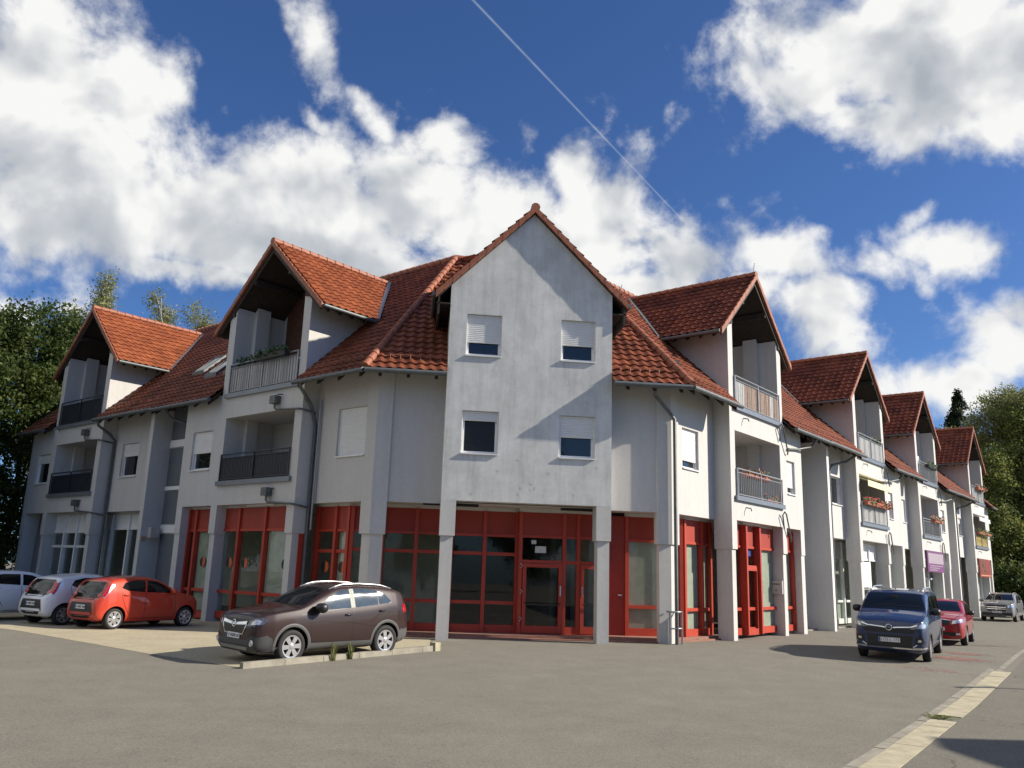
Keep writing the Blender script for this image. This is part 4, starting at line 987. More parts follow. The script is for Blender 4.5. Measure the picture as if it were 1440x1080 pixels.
# house and lamp posts across the road, outside the picture: their shadows reach into it
mb = MB(); hx0, hx1, hy0, hy1 = 15.2, 25, -32, -14.75
mb.extr_xy([(hx0 + .4, hy0), (hx1 - .4, hy0), (hx1 - .4, hy1 - .3), (hx0 + .4, hy1 - .3)], -.3, 6.6)
ho = empty('house', (20, -22, -.225)); tag(ho, 'pale rendered house across the road beyond the right picture edge', 'house')
w_ = mb.build('wall', 'plaster', ho); w_.matrix_parent_inverse = Matrix.Translation((-20, 22, .225))
mb = MB(); mb.extr_uz(lambda u, n, z: (u, n, z), [(hx0, 6.6), (hx1, 6.6), (20.1, 9.4)], hy0 - .3, hy1); r_ = mb.build('roof', 'ridge_clay', ho); r_.matrix_parent_inverse = Matrix.Translation((-20, 22, .225))
for tx, ty, h, lb in ((9.2, -7.2, 6.2, 'grey lamp post across the road, the nearer of two'), (16.4, 2.6, 6.2, 'grey lamp post across the road, the farther of two')):
    x, y = tx + 1.64 * h, ty - .2 * h; lo = empty('street_lamp', (x, y, gz(y))); tag(lo, lb, 'street lamp', 'lamp posts across the road')
    mb = MB(); mb.tube([(0, 0, 0), (0, 0, h)], [.07, .045], 8); mb.build('pole', 'galvanised', lo)
    mb = MB(); mb.box(lambda u, n, z: (u, n, z), -.75, .05, -.09, .09, h, h + .1); mb.build('lamp_head', 'galvanised', lo)

def dup(root, loc, rz, sc_, label, group):
    r = root.copy(); COL.objects.link(r); r.location = loc; r.rotation_euler = (0, 0, rz); r.scale = (sc_,) * 3; r['label'] = label; r['group'] = group
    for ch in list(root.children):
        c = ch.copy(); COL.objects.link(c); c.parent = r
src = [o for o in COL.objects if o.name.startswith('broad_tree') and o.type == 'EMPTY']
for i, (x, y, s_) in enumerate(((-46, -58, 1.0), (-35, -64, 1.15), (-24, -60, .95), (-13, -66, 1.2), (-2, -62, 1.0), (9, -66, 1.15), (-58, -50, 1.1), (-66, -38, 1.1), (-64, -24, 1.0))):
    dup(src[i % len(src)], (x, y, -.225), i * 1.7, s_, 'leafy tree across the street, seen only as a reflection in the shop windows', 'trees across the street')

for i, (x, y, R, H, lb) in enumerate(((-27.5, 14.0, 2.8, 4.8, 'dark bush under the broad trees at the left picture edge'), (-26.2, 20.6, 2.6, 4.6, 'dark bush under the broad trees close to the left end wall'), (-33.5, 21.0, 4.0, 7.5, 'tall dark bush filling the back of the left tree group'))):
    bush(x, y, R, H, lb, 300 + i); bpy.data.objects[[o.name for o in COL.objects if o.get('label') == lb][0]]['group'] = 'dark bushes under the left trees'
# ------------------------------------------------------------------ vehicles (car space: +X forward, Y left, Z up; profile x runs from the front bumper back)
def lerp_tab(tab, x):
    if x <= tab[0][0]: return tab[0][1]
    for (a, p), (b, q) in zip(tab[:-1], tab[1:]):
        if x <= b: return p + (q - p) * (x - a) / (b - a)
    return tab[-1][1]
def spoke_pts(a, r0, r1, w0, w1):
    ca, sa = math.cos(a), math.sin(a)
    return [(ca * r0 - sa * w0, sa * r0 + ca * w0), (ca * r1 - sa * w1, sa * r1 + ca * w1), (ca * r1 + sa * w1, sa * r1 - ca * w1), (ca * r0 + sa * w0, sa * r0 - ca * w0)]
class Car:
    def __init__(s, name, label, loc, ang, S, paintm):
        s.S = S; s.L = S['L']
        s.root = empty(name, (loc[0], loc[1], gz(loc[1])), ang); tag(s.root, label, S.get('cat', 'car'))
        slope = .025 if -9 < loc[1] < 0 else 0
        if slope:
            d = Vector((math.cos(ang), math.sin(ang))); pitch = -math.atan(slope * d.y); roll = math.atan(slope * d.x)
            s.root.rotation_euler = (roll, pitch, ang)
        s.body(paintm)
    def X(s, x): return s.L / 2 - x
    def body(s, pm):
        S = s.S; xs = sorted({x for k in ('top', 'belt', 'low', 'w') for x, _ in S[k]} | set(np.linspace(0, s.L, 15).tolist()))
        keep = [xs[0]]
        for x in xs[1:]:
            if x - keep[-1] > .025 or x == xs[-1]: keep.append(x)
        xs = keep; rows = []; t = S['tumble']
        for x in xs:
            zt, zb, zl, w = (lerp_tab(S[k], x) for k in ('top', 'belt', 'low', 'w'))
            zb = min(zb, zt - .015); h = zt - zb; yb = w * .955; d = zb - zl
            ye = max(yb - h * t, w * .3)
            P = [(0, zl), (.75 * w, zl), (.94 * w, zl + .05 * d), (.985 * w, zl + .22 * d), (w, zl + .5 * d), (.995 * w, zl + .72 * d), (.98 * w, zl + .9 * d), (yb, zb),
                 (yb + (ye - yb) * .4, zb + .4 * h), (yb + (ye - yb) * .8, zb + .8 * h), (ye - .035, zb + .955 * h), (ye * .82, zt - .004), (ye * .45, zt + S.get('crown', .02) * .8), (0, zt + S.get('crown', .02))]
            rows.append([(s.X(x), y, z) for y, z in P])
        n = len(rows[0]); V = []; ring = 2 * n - 2
        for R in rows: V += R + [(a, -b, c) for a, b, c in R[-2:0:-1]]
        Fc = []
        for i in range(len(rows) - 1):
            for j in range(ring): Fc.append((i * ring + j, i * ring + (j + 1) % ring, (i + 1) * ring + (j + 1) % ring, (i + 1) * ring + j))
        for b in (0, (len(rows) - 1) * ring):
            idx = [b + j for j in range(ring)]
            for j in range(n - 1): 
                a1, a2 = idx[j], idx[j + 1]; b1, b2 = idx[(ring - j) % ring], idx[(ring - j - 1) % ring]
                q = [a1, a2, b2, b1]; q = list(dict.fromkeys(q))
                if len(q) > 2: Fc.append(tuple(q))
        me = bpy.data.meshes.new('body'); me.from_pydata(V, [], Fc)
        bm = bmesh.new(); bm.from_mesh(me); bmesh.ops.recalc_face_normals(bm, faces=bm.faces); bm.to_mesh(me); bm.free()
        me.materials.append(MATS[pm]); me.materials.append(MATS['black_trim'])
        o = bpy.data.objects.new('body', me); COL.objects.link(o)
        m = o.modifiers.new('s', 'SUBSURF'); m.levels = 2; m.render_levels = 2
        dg = bpy.context.evaluated_depsgraph_get(); me2 = bpy.data.meshes.new_from_object(o.evaluated_get(dg)); o.modifiers.clear()
        o.data = me2; bpy.data.meshes.remove(me)
        s.bvh = BVHTree.FromPolygons([v.co.copy() for v in me2.vertices], [tuple(p.vertices) for p in me2.polygons])
        # wheel wells
        cut = MB(); R = S['R'] + .055
        for x in S['wx']:
            for sg in (1, -1):
                y0, y1 = sg * (S['hw'] + .3), sg * (S['hw'] - .36)
                A = [(s.X(x) + R * math.cos(a), y0, S['R'] + .01 + R * math.sin(a)) for a in np.linspace(0, 2 * PI, 33)[:-1]]
                cut.prism(A, [(a, y1, c) for a, b, c in A], 1)
        c = cut.build('cutter', [pm, 'black_trim'])
        m = o.modifiers.new('b', 'BOOLEAN'); m.object = c; m.operation = 'DIFFERENCE'; m.solver = 'EXACT'
        dg = bpy.context.evaluated_depsgraph_get(); me3 = bpy.data.meshes.new_from_object(o.evaluated_get(dg)); o.modifiers.clear(); o.data = me3
        cm = c.data; bpy.data.objects.remove(c); bpy.data.meshes.remove(cm)
        me3.polygons.foreach_set('use_smooth', [True] * len(me3.polygons)); me3.set_sharp_from_angle(angle=math.radians(42))
        o.parent = s.root; s.ob = o
        for i, x in enumerate(S['wx']):
            for sg in (1, -1): s.wheel(x, sg)
    def hit(s, org, d):
        q = s.bvh.ray_cast(Vector(org), Vector(d)); 
        return (q[0], q[1]) if q[0] else (None, None)
    def patch(s, name, mat, poly, axis='side', sg=1, off=.005, grid=.07, parent=None, thick=0, smooth=True, both=False):
        """lay a polygon onto the body: side (x,z) | front (y,z) | rear (y,z) | top (x,y)"""
        bm = bmesh.new(); bm.faces.new([bm.verts.new((a, b, 0)) for a, b in poly])
        for k in (0, 1):
            lo = min(p[k] for p in poly); hi = max(p[k] for p in poly); n = int((hi - lo) / grid)
            for i in range(1, n + 1):
                c = [0, 0, 0]; c[k] = lo + (hi - lo) * i / (n + 1); no = [0, 0, 0]; no[k] = 1
                bmesh.ops.bisect_plane(bm, geom=bm.verts[:] + bm.edges[:] + bm.faces[:], plane_co=c, plane_no=no)
        out = []
        for sgn in ((1, -1) if both else (sg,)):
            b2 = bm.copy(); bad = []
            for v in b2.verts:
                a, b = v.co.x, v.co.y
                if axis == 'side': org, d = (s.X(a), sgn * 3, b), (0, -sgn, 0)
                elif axis == 'front': org, d = (s.L / 2 + 2, a * sgn, b), (-1, 0, 0)
                elif axis == 'rear': org, d = (-s.L / 2 - 2, a * sgn, b), (1, 0, 0)
                else: org, d = (s.X(a), b * sgn, 4), (0, 0, -1)
                p, nrm = s.hit(org, d)
                if p is None: bad.append(v); continue
                v.co = p + (nrm if nrm.dot(Vector(d)) < 0 else -nrm) * off
            if bad: bmesh.ops.delete(b2, geom=bad, context='VERTS')
            bmesh.ops.recalc_face_normals(b2, faces=b2.faces)
            me = bpy.data.meshes.new(name); b2.to_mesh(me); b2.free(); me.materials.append(MATS[mat])
            if smooth: me.polygons.foreach_set('use_smooth', [True] * len(me.polygons))
            o = bpy.data.objects.new(name, me); COL.objects.link(o); o.parent = parent or s.root
            out.append(o)
        bm.free()
        return out[0] if len(out) == 1 else out
    def line(s, name, pts, axis='side', sg=1, w=.014, mat='black_trim', off=.003, parent=None):
        mb = MB(); P = []
        for (a, b), (c, d) in zip(pts[:-1], pts[1:]):
            n = max(2, int(math.hypot(c - a, d - b) / .05))
            P += [(a + (c - a) * i / n, b + (d - b) * i / n) for i in range(n)]
        P.append(pts[-1]); V = []
        for i, (a, b) in enumerate(P):
            p2 = P[min(i + 1, len(P) - 1)]; p1 = P[max(i - 1, 0)]; dx, dy = p2[0] - p1[0], p2[1] - p1[1]; l = math.hypot(dx, dy) or 1
            for e in (w / 2, -w / 2):
                x, z = a - dy / l * e, b + dx / l * e
                org, d = ((s.X(x), sg * 3, z), (0, -sg, 0)) if axis == 'side' else (((s.L / 2 + 2, x, z), (-1, 0, 0)) if axis == 'front' else ((-s.L / 2 - 2, x, z), (1, 0, 0)) if axis == 'rear' else ((s.X(x), z, 4), (0, 0, -1)))
                q, nn = s.hit(org, d)
                if q is None: q = Vector(V[-1] if V else (0, 0, 0)); nn = Vector((0, 0, 0))
                V.append(tuple(q + nn * off))
        mb.add(V, [(2 * i, 2 * i + 1, 2 * i + 3, 2 * i + 2) for i in range(len(P) - 1)])
        return mb.build(name, mat, parent or s.root)
    def wheel(s, x, sg):
        S = s.S; R = S['R']; rr = S.get('rim', R * .68); y = sg * (S['hw'] - .025); w = .2
        F = lambda r, a, d: (s.X(x) + r * math.cos(a), y - sg * d, R + r * math.sin(a))
        k = 36; mb = MB()
        def lathe(prof, mb, mat=0, close=True):
            V = [F(r, 2 * PI * i / k, d) for i in range(k) for r, d in prof]; m = len(prof)
            mb.add(V, [(i * m + j, i * m + j + 1, ((i + 1) % k) * m + j + 1, ((i + 1) % k) * m + j) for i in range(k) for j in range(m - 1)], mat)
        lathe([(0, .09), (rr * .98, .09)], mb); lathe([(0, .16), (R * .5, .16)], mb)
        W = mb.build('wheel', 'black_trim', s.root)
        mb = MB(); lathe([(rr, .10), (rr, .012), (rr + .02, .0), (R - .045, -.004), (R - .012, .012), (R, .035), (R, w - .03), (R - .02, w), (rr, w)], mb)
        mb.build('tyre', 'rubber', W, smooth=True, angle=45)
        mb = MB(); lathe([(rr - .035, .06), (rr - .028, .006), (rr, .002), (rr + .006, .012), (rr + .004, .04)], mb); lathe([(0, .0), (.05, .0), (.07, .012), (.075, .04)], mb)
        ns = S.get('spokes', 5)
        for i in range(ns):
            a = 2 * PI * i / ns + S.get('sa', .3) + x
            for aa, ww in ([(a, 1.0)] if S.get('single', 1) else [(a - .13, .5), (a + .13, .5)]):
                sw = S.get('sw', .05)
                q = spoke_pts(aa, .05, rr - .02, sw * .8 * ww, sw * 1.15 * ww)
                A = [(s.X(x) + a_, y - sg * .008, R + b_) for a_, b_ in q]; Bq = [(a_, y - sg * .05, c_) for a_, b_, c_ in A]
                mb.prism(A, Bq)
        mb.build('rim', S.get('rimmat', 'alloy'), W, smooth=True, angle=35)
    def ring_arch(s, mat, r0, r1, off=.006):
        for x in s.S['wx']:
            for sg in (1, -1):
                mb = MB(); V = []
                A = np.linspace(-.25, PI + .25, 40)
                for a in A:
                    for r in (r0, (r0 + r1) / 2, r1):
                        px, pz = x + r * math.cos(a), s.S['R'] + .01 + r * math.sin(a); pz = max(pz, .17)
                        q, nn = s.hit((s.X(px), sg * 3, pz), (0, -sg, 0))
                        if q is None: q, nn = Vector((s.X(px), sg * s.S['hw'], pz)), Vector((0, sg, 0))
                        o_ = off if r != r0 else off * .6
                        V.append(tuple(q + Vector((0, sg, 0)) * (o_ + (.008 if r == (r0 + r1) / 2 else 0))))
                mb.add(V, [(3 * i + j, 3 * i + j + 1, 3 * i + j + 4, 3 * i + j + 3) for i in range(len(A) - 1) for j in (0, 1)])
                mb.build('arch_trim', mat, s.root, smooth=True)
    def mirror(s, x, z, mat, y=None, sc_=1.):
        for sg in (1, -1):
            q, nn = s.hit((s.X(x), sg * 3, z), (0, -sg, 0)); y0 = abs(q.y) if q else s.S['hw'] - .1
            mb = MB(); 
            prof = [(-.085, .3), (-.07, .75), (-.02, .98), (.04, .9), (.085, .6), (.10, .2)]
            V = []; k = 14
            for dx, r in prof:
                for i in range(k):
                    a = 2 * PI * i / k; e = lambda c: math.copysign(abs(c) ** .7, c)
                    V.append((s.X(x) + dx * sc_, sg * (y0 + .14 + .115 * r * e(math.cos(a)) * sc_), z + .06 + .085 * r * e(math.sin(a)) * sc_))
            m = len(prof)
            mb.add(V, [(i * k + j, i * k + (j + 1) % k, (i + 1) * k + (j + 1) % k, (i + 1) * k + j) for i in range(m - 1) for j in range(k)] + [tuple(range(k)), tuple(range((m - 1) * k, m * k))])
            mr = mb.build('mirror', mat, s.root, smooth=True, angle=60)
            mb = MB(); mb.tube([(s.X(x) + .02, sg * (y0 - .02), z), (s.X(x) + .01, sg * (y0 + .08), z + .03)], .028, 8); mb.build('mirror_foot', 'black_trim', mr)
    def handle(s, x, z, mat, both=True):
        for sg in (1, -1):
            q, nn = s.hit((s.X(x), sg * 3, z), (0, -sg, 0))
            if q is None: continue
            mb = MB(); mb.tube([(q.x + .09, q.y + sg * .004, z), (q.x + .06, q.y + sg * .03, z), (q.x - .06, q.y + sg * .03, z + .004), (q.x - .09, q.y + sg * .004, z + .004)], .014, 8)
            mb.build('door_handle', mat, s.root, smooth=True)
    def rail(s, x0, x1, y, mat='silver_trim', h=.05, r=.016):
        for sg in (1, -1):
            P = []
            for i, f_ in enumerate(np.linspace(0, 1, 12)):
                x = x0 + (x1 - x0) * f_; q, nn = s.hit((s.X(x), sg * y, 4), (0, 0, -1)); up = h * min(1, 6 * min(f_, 1 - f_) + .05)
                P.append((q.x, q.y, q.z + up))
            mb = MB(); mb.tube(P, r, 8); mb.build('roof_rail', mat, s.root, smooth=True)
    def plate(s, end, z, text, w=.52, y=0, h=.11):
        sg = 1 if end == 'front' else -1
        best = max((abs(s.hit((sg * (s.L / 2 + 2), y + dy, z + dz), (-sg, 0, 0))[0].x) for dy in (-w / 2, 0, w / 2) for dz in (-h / 2, h / 2) if s.hit((sg * (s.L / 2 + 2), y + dy, z + dz), (-sg, 0, 0))[0]), default=s.L / 2)
        x = sg * (best + .006); mb = MB()
        a, b = sorted((x, x + sg * .012)); mb.box(lambda u, n, zz: (n, u, zz), y - w / 2, y + w / 2, a, b, z - h / 2, z + h / 2)
        P = mb.build('number_plate', 'plate_white', s.root)
        xs_ = x + sg * .0135
        mb = MB(); yb = y - sg * w / 2; a2, b2 = sorted((yb + sg * .004, yb + sg * .045)); mb.add([(xs_, a2, z - h / 2 + .004), (xs_, b2, z - h / 2 + .004), (xs_, b2, z + h / 2 - .004), (xs_, a2, z + h / 2 - .004)], [(0, 1, 2, 3)])
        mb.build('euro_band', 'plate_blue', P)
        if text:
            fc = bpy.data.curves.new('lettering', 'FONT'); fc.body = text; fc.size = .105; fc.align_x = 'CENTER'; fc.align_y = 'CENTER'; fc.extrude = .001
            fc.materials.append(MATS['plate_ink']); t = bpy.data.objects.new('t', fc); COL.objects.link(t); me = bpy.data.meshes.new_from_object(t.evaluated_get(bpy.context.evaluated_depsgraph_get())); bpy.data.objects.remove(t); me.materials.clear(); me.materials.append(MATS['plate_ink']); o = bpy.data.objects.new('lettering', me); COL.objects.link(o); o.parent = P
            o.matrix_local = Matrix.Translation((xs_ + sg * .001, y + sg * .02, z)) @ Matrix(((0, 0, sg, 0), (sg, 0, 0, 0), (0, 1, 0, 0), (0, 0, 0, 1)))
        else:       # characters too small to be read: worn dark marks
            mb = MB(); r = random.Random(int(z * 1000 + s.L * 100)); u = -.17
            while u < .21:
                ww = r.uniform(.025, .04); mb.add([(xs_, y + sg * u, z - .032), (xs_, y + sg * (u + ww), z - .032), (xs_, y + sg * (u + ww), z + .032), (xs_, y + sg * u, z + .032)], [(0, 1, 2, 3)]); u += ww + r.choice((.014, .014, .04))
            mb.build('lettering', 'plate_ink', P)
    def emblem(s, z, r=.06, y=0, bar=True, mat='chrome', end='front'):
        sg = 1 if end == 'front' else -1
        q, nn = s.hit((sg * 6, y, z), (-sg, 0, 0)); x = q.x + sg * .022
        mb = MB(); mb.tube([(x, y + r * math.cos(a), z + r * math.sin(a)) for a in np.linspace(0, 2 * PI, 21)[:-1]], r * .16, 6, closed=True)
        if bar == 'bolt': mb.prism([(x - .006, y + a * r, z + b * r) for a, b in ((-1.3, .12), (.25, .12), (.05, -.02), (1.3, -.12), (-.25, -.12), (-.05, .02))], [(x + .006, y + a * r, z + b * r) for a, b in ((-1.3, .12), (.25, .12), (.05, -.02), (1.3, -.12), (-.25, -.12), (-.05, .02))])
        elif bar == 'star':
            for a in (PI / 2, PI / 2 + 2 * PI / 3, PI / 2 + 4 * PI / 3): mb.tube([(x, y, z), (x, y + r * math.cos(a), z + r * math.sin(a))], r * .1, 5)
        mb.build('emblem', mat, s.root, smooth=True)
def common(c, S, glass='car_glass'):
    """window panes, door joints"""
    for nm, poly in S['sidewin']:
        c.patch(nm, S.get('glass', glass), poly, 'side', both=True, off=.004, grid=.09)
    for poly in S.get('pillar', []): c.patch('pillar_cover', 'black_trim', poly, 'side', both=True, off=.003)
    for sg in (1, -1):
        for l in S['lines']: c.line('door_joint', l, 'side', sg)
    c.patch('windscreen', S.get('wsglass', glass), S['ws'], 'front', off=.004)
    c.patch('rear_window', glass, S['rw'], 'rear', off=.004)
    # dark gap lines of bonnet
    if 'hood' in S:
        for l in S['hood']: 
            for sg in (1, -1): c.line('bonnet_joint', [(a, b * sg) for a, b in l], 'top')
sym = lambda half: half + [(-a, b) for a, b in half[::-1]]

# brown compact SUV beside the kerb
S = dict(L=4.28, hw=.89, R=.345, rim=.235, wx=(.90, 3.455), spokes=6, sw=.046, sa=.1, tumble=.36, crown=.03, glass='car_glass_blue',
    top=[(0, .70), (.03, .84), (.10, .95), (.22, 1.01), (.6, 1.07), (1.05, 1.13), (1.22, 1.18), (1.6, 1.375), (2.0, 1.545), (2.25, 1.595), (2.7, 1.615), (3.3, 1.58), (3.75, 1.515), (3.98, 1.46), (4.08, 1.30), (4.17, 1.06), (4.25, .88), (4.28, .70)],
    belt=[(0, .66), (.06, .80), (.2, .90), (.6, .97), (1.2, 1.01), (2.2, 1.05), (3.0, 1.10), (3.6, 1.17), (4.0, 1.16), (4.15, 1.0), (4.28, .66)],
    low=[(0, .36), (.12, .22), (.5, .2), (3.8, .2), (4.15, .28), (4.28, .42)],
    w=[(0, .60), (.03, .68), (.09, .76), (.2, .82), (.45, .865), (.9, .885), (3.4, .89), (3.8, .87), (4.05, .81), (4.2, .74), (4.28, .62)],
    sidewin=[('side_window', [(1.50, 1.085), (1.80, 1.30), (2.14, 1.475), (2.42, 1.515), (2.42, 1.105)]), ('side_window', [(2.55, 1.115), (2.55, 1.52), (2.95, 1.515), (3.20, 1.475), (3.20, 1.165)]), ('quarter_window', [(3.235, 1.17), (3.235, 1.465), (3.42, 1.40), (3.58, 1.245), (3.50, 1.19)])],
    lines=[[(1.40, .36), (1.36, .8), (1.40, 1.07)], [(2.48, .30), (2.485, 1.10), (2.48, 1.53)], [(3.05, .34), (3.16, .62), (3.42, .86), (3.62, 1.15)], [(1.40, .42), (3.05, .38)], [(1.1, .99), (1.5, 1.04), (3.6, 1.20)]],
    ws=sym([(.70, 1.185), (.52, 1.53)]), rw=sym([(.60, 1.12), (.52, 1.42)]), hood=[[(.25, .60), (.6, .70), (1.1, .74)]])
def suv_brown():
    c = Car('compact_suv', 'dark brown compact SUV with silver roof rails parked behind the concrete kerb', (-5.3, -3.8), math.radians(-139), S, 'paint_brown'); common(c, S)
    c.ring_arch('cladding_grey', .398, .465)
    c.patch('sill_cladding', 'cladding_grey', [(1.30, .21), (1.36, .40), (3.02, .385), (3.06, .21)], 'side', both=True, off=.010)
    c.patch('pillar_cover', 'grey_green', [(2.425, 1.11), (2.425, 1.515), (2.545, 1.52), (2.545, 1.115)], 'side', both=True, off=.003)  # pale tone puts a beige reflection into the pillar colour
    c.patch('lower_bumper', 'cladding', sym([(.84, .40), (.83, .56), (.66, .62), (.50, .50), (.30, .46)][::-1])[0:0] or [(-.84, .24), (-.85, .50), (-.70, .60), (-.52, .50), (.52, .50), (.70, .60), (.85, .50), (.84, .24)], 'front', off=.012)
    c.patch('bumper_corner', 'cladding', [(.06, .26), (.04, .54), (.30, .60), (.42, .52), (.44, .26)], 'side', both=True, off=.008)
    c.patch('skid_plate', 'silver_trim', [(-.50, .29), (-.56, .36), (.56, .36), (.50, .29)], 'front', off=.02)
    g = c.patch('grille', 'black_trim', [(-.36, .60), (-.48, .80), (-.44, .90), (.44, .90), (.48, .80), (.36, .60)], 'front', off=.007)
    c.patch('grille_bar', 'chrome', [(-.46, .80), (-.47, .865), (-.1, .825), (.1, .825), (.47, .865), (.46, .80), (.1, .775), (-.1, .775)], 'front', off=.02)
    c.line('grille_frame', [(-.48, .81), (-.36, .60), (.36, .60), (.48, .81)], 'front', w=.022, mat='chrome', off=.013); c.emblem(.805, .072, bar='bolt')
    for sg in (1, -1):
        c.patch('headlight', 'lamp_dark', [(.50, .775), (.545, .865), (.66, .93), (.765, .955), (.81, .90), (.80, .82), (.70, .775)], 'front', sg, off=.008, grid=.04)
        c.patch('headlight_lens', 'lamp_clear', [(.61, .80), (.65, .88), (.73, .915), (.775, .88), (.765, .82)], 'front', sg, off=.014, grid=.04)
        q, _ = c.hit((6, sg * .67, .44), (-1, 0, 0)); mb = MB(); d = q.x + .012
        mb.tube([(d, sg * .67 + .058 * math.cos(a), .44 + .058 * math.sin(a)) for a in np.linspace(0, 2 * PI, 19)[:-1]], .010, 6, closed=True); mb.tube([(d - .01, sg * .67, .44), (d + .012, sg * .67, .44)], .045, 12)
        mb.build('fog_lamp', 'lamp_clear', c.root, smooth=True, angle=50)
        c.patch('tail_light', 'lamp_red', [(.80, .98), (.60, .93), (.60, 1.06), (.70, 1.15), (.80, 1.16)], 'rear', sg, off=.008, grid=.05); c.patch('tail_light', 'lamp_red', [(4.00, .97), (3.94, 1.06), (4.02, 1.13), (4.14, 1.12), (4.20, .98)], 'side', sg, off=.008, grid=.05)
    c.patch('rear_bumper', 'cladding', [(-.84, .30), (-.84, .60), (.84, .60), (.84, .30)], 'rear', off=.006); c.patch('rear_bumper_side', 'cladding_grey', [(3.90, .24), (3.86, .56), (4.26, .60), (4.26, .40), (4.1, .26)], 'side', both=True, off=.006)
    c.plate('front', .56, None); c.mirror(1.52, 1.075, 'black_trim', sc_=1.3); c.handle(2.33, .965, 'paint_brown'); c.handle(3.30, 1.03, 'paint_brown'); c.rail(1.95, 3.75, .575, h=.035, r=.016)
    c.line('swage', [(1.0, .80), (1.7, .84), (2.4, .80), (2.9, .72), (3.15, .70)], w=.006, mat='paint_brown', off=.008)
suv_brown()
# two city cars seen from behind right, nose to the building
S = dict(L=3.455, hw=.81, R=.285, rim=.205, wx=(.55, 2.89), spokes=7, single=0, sw=.044, tumble=.34, crown=.035,
    top=[(0, .62), (.03, .74), (.12, .84), (.35, .92), (.75, .99), (.92, 1.06), (1.2, 1.235), (1.5, 1.385), (1.8, 1.43), (2.2, 1.435), (2.7, 1.39), (3.0, 1.335), (3.08, 1.28), (3.20, 1.08), (3.30, .88), (3.42, .79), (3.455, .62)],
    belt=[(0, .58), (.06, .70), (.3, .84), (.9, .93), (1.8, .96), (2.3, .985), (2.7, 1.04), (3.0, 1.08), (3.15, 1.0), (3.3, .80), (3.455, .58)],
    low=[(0, .30), (.1, .2), (.5, .17), (3.0, .17), (3.35, .24), (3.455, .36)],
    w=[(0, .55), (.04, .64), (.12, .71), (.3, .77), (.6, .80), (2.9, .81), (3.15, .79), (3.32, .75), (3.42, .68), (3.455, .60)],
    sidewin=[('side_window', [(1.02, .985), (1.26, 1.17), (1.56, 1.315), (1.88, 1.345), (1.93, 1.01)]), ('side_window', [(1.985, 1.01), (1.945, 1.345), (2.3, 1.34), (2.62, 1.27), (2.74, 1.13), (2.55, 1.055)])],
    lines=[[(.98, .30), (.94, .62), (1.0, .97)], [(1.97, .28), (1.98, .7), (1.955, 1.0)], [(2.50, .44), (2.62, .62), (2.72, .85), (2.76, 1.1)], [(.98, .30), (2.40, .29)]],
    ws=sym([(.62, 1.05), (.50, 1.36)]), rw=sym([(.47, .80), (.585, .98), (.55, 1.12), (.50, 1.28)]))
def city_car(loc, ang, pm, label, roofm, rim):
    S2 = dict(S); S2['rimmat'] = rim
    c = Car('city_car', label, loc, ang, S2, pm); common(c, S2)
    c.patch('roof_panel', roofm, [(1.62, -.46), (1.62, .46), (2.95, .44), (2.95, -.44)], 'top', off=.003)
    for sg in (1, -1):
        c.patch('tail_light', 'lamp_red', [(.50, .90), (.60, .87), (.655, .98), (.615, 1.14), (.555, 1.255), (.525, 1.26), (.57, 1.10), (.60, .99)], 'rear', sg, off=.010, grid=.03)
        c.patch('tail_light', 'lamp_red', [(3.07, 1.20), (3.12, 1.215), (3.24, 1.0), (3.30, .90), (3.235, .87), (3.17, .96)], 'side', sg, off=.010, grid=.03)
        c.patch('light_strip', 'silver_trim', [(2.95, 1.21), (3.03, 1.235), (3.22, .97), (3.28, .87), (3.245, .84), (3.17, .94)], 'side', sg, off=.006, grid=.03)
        c.patch('headlight', 'lamp_clear', [(.42, .62), (.46, .72), (.62, .76), (.66, .68)], 'front', sg, off=.008)
    c.patch('rear_bumper_insert', 'black_trim', [(-.36, .30), (-.55, .42), (-.46, .72), (.46, .72), (.55, .42), (.36, .30)], 'rear', off=.006, grid=.05)
    c.patch('lower_strip', pm if pm != 'paint_orange' else 'lamp_red', [(-.52, .39), (-.49, .46), (.49, .46), (.52, .39)], 'rear', off=.011)
    c.patch('grille', 'black_trim', [(-.5, .3), (-.4, .6), (.4, .6), (.5, .3)], 'front', off=.006)
    c.plate('rear', .60, None, w=.46); c.mirror(1.12, .99, pm); c.handle(1.82, .88, pm); c.handle(2.60, .93, pm)
    c.patch('bonnet_panel', 'black_trim' if pm == 'paint_orange' else pm, [(.42, -.50), (.42, .50), (.93, .62), (.93, -.62)], 'top', off=.004)
    mb = MB(); q, _ = c.hit((c.X(2.85), 0, 4), (0, 0, -1)); mb.tube([q, (q.x - .10, 0, q.z + .22)], .006, 5); mb.build('aerial', 'black_trim', c.root)
    mb = MB(); q, _ = c.hit((-6, 0, .98), (1, 0, 0)); mb.tube([(q.x - .012, .02, .95), (q.x - .03, .22, 1.0), (q.x - .03, .34, 1.08)], .008, 5); mb.build('rear_wiper', 'black_trim', c.root)
    c.line('tailgate_joint', [(-.62, .86), (0, .845), (.62, .86)], 'rear', w=.012)
city_car((-11.3, 2.45), math.radians(52), 'paint_orange', 'small orange red hatchback parked nose to the building', 'paint_orange', 'alloy')
city_car((-13.1, 3.6), math.radians(52), 'paint_white', 'small white hatchback with black rear beside the orange red one', 'paint_white', 'alloy')
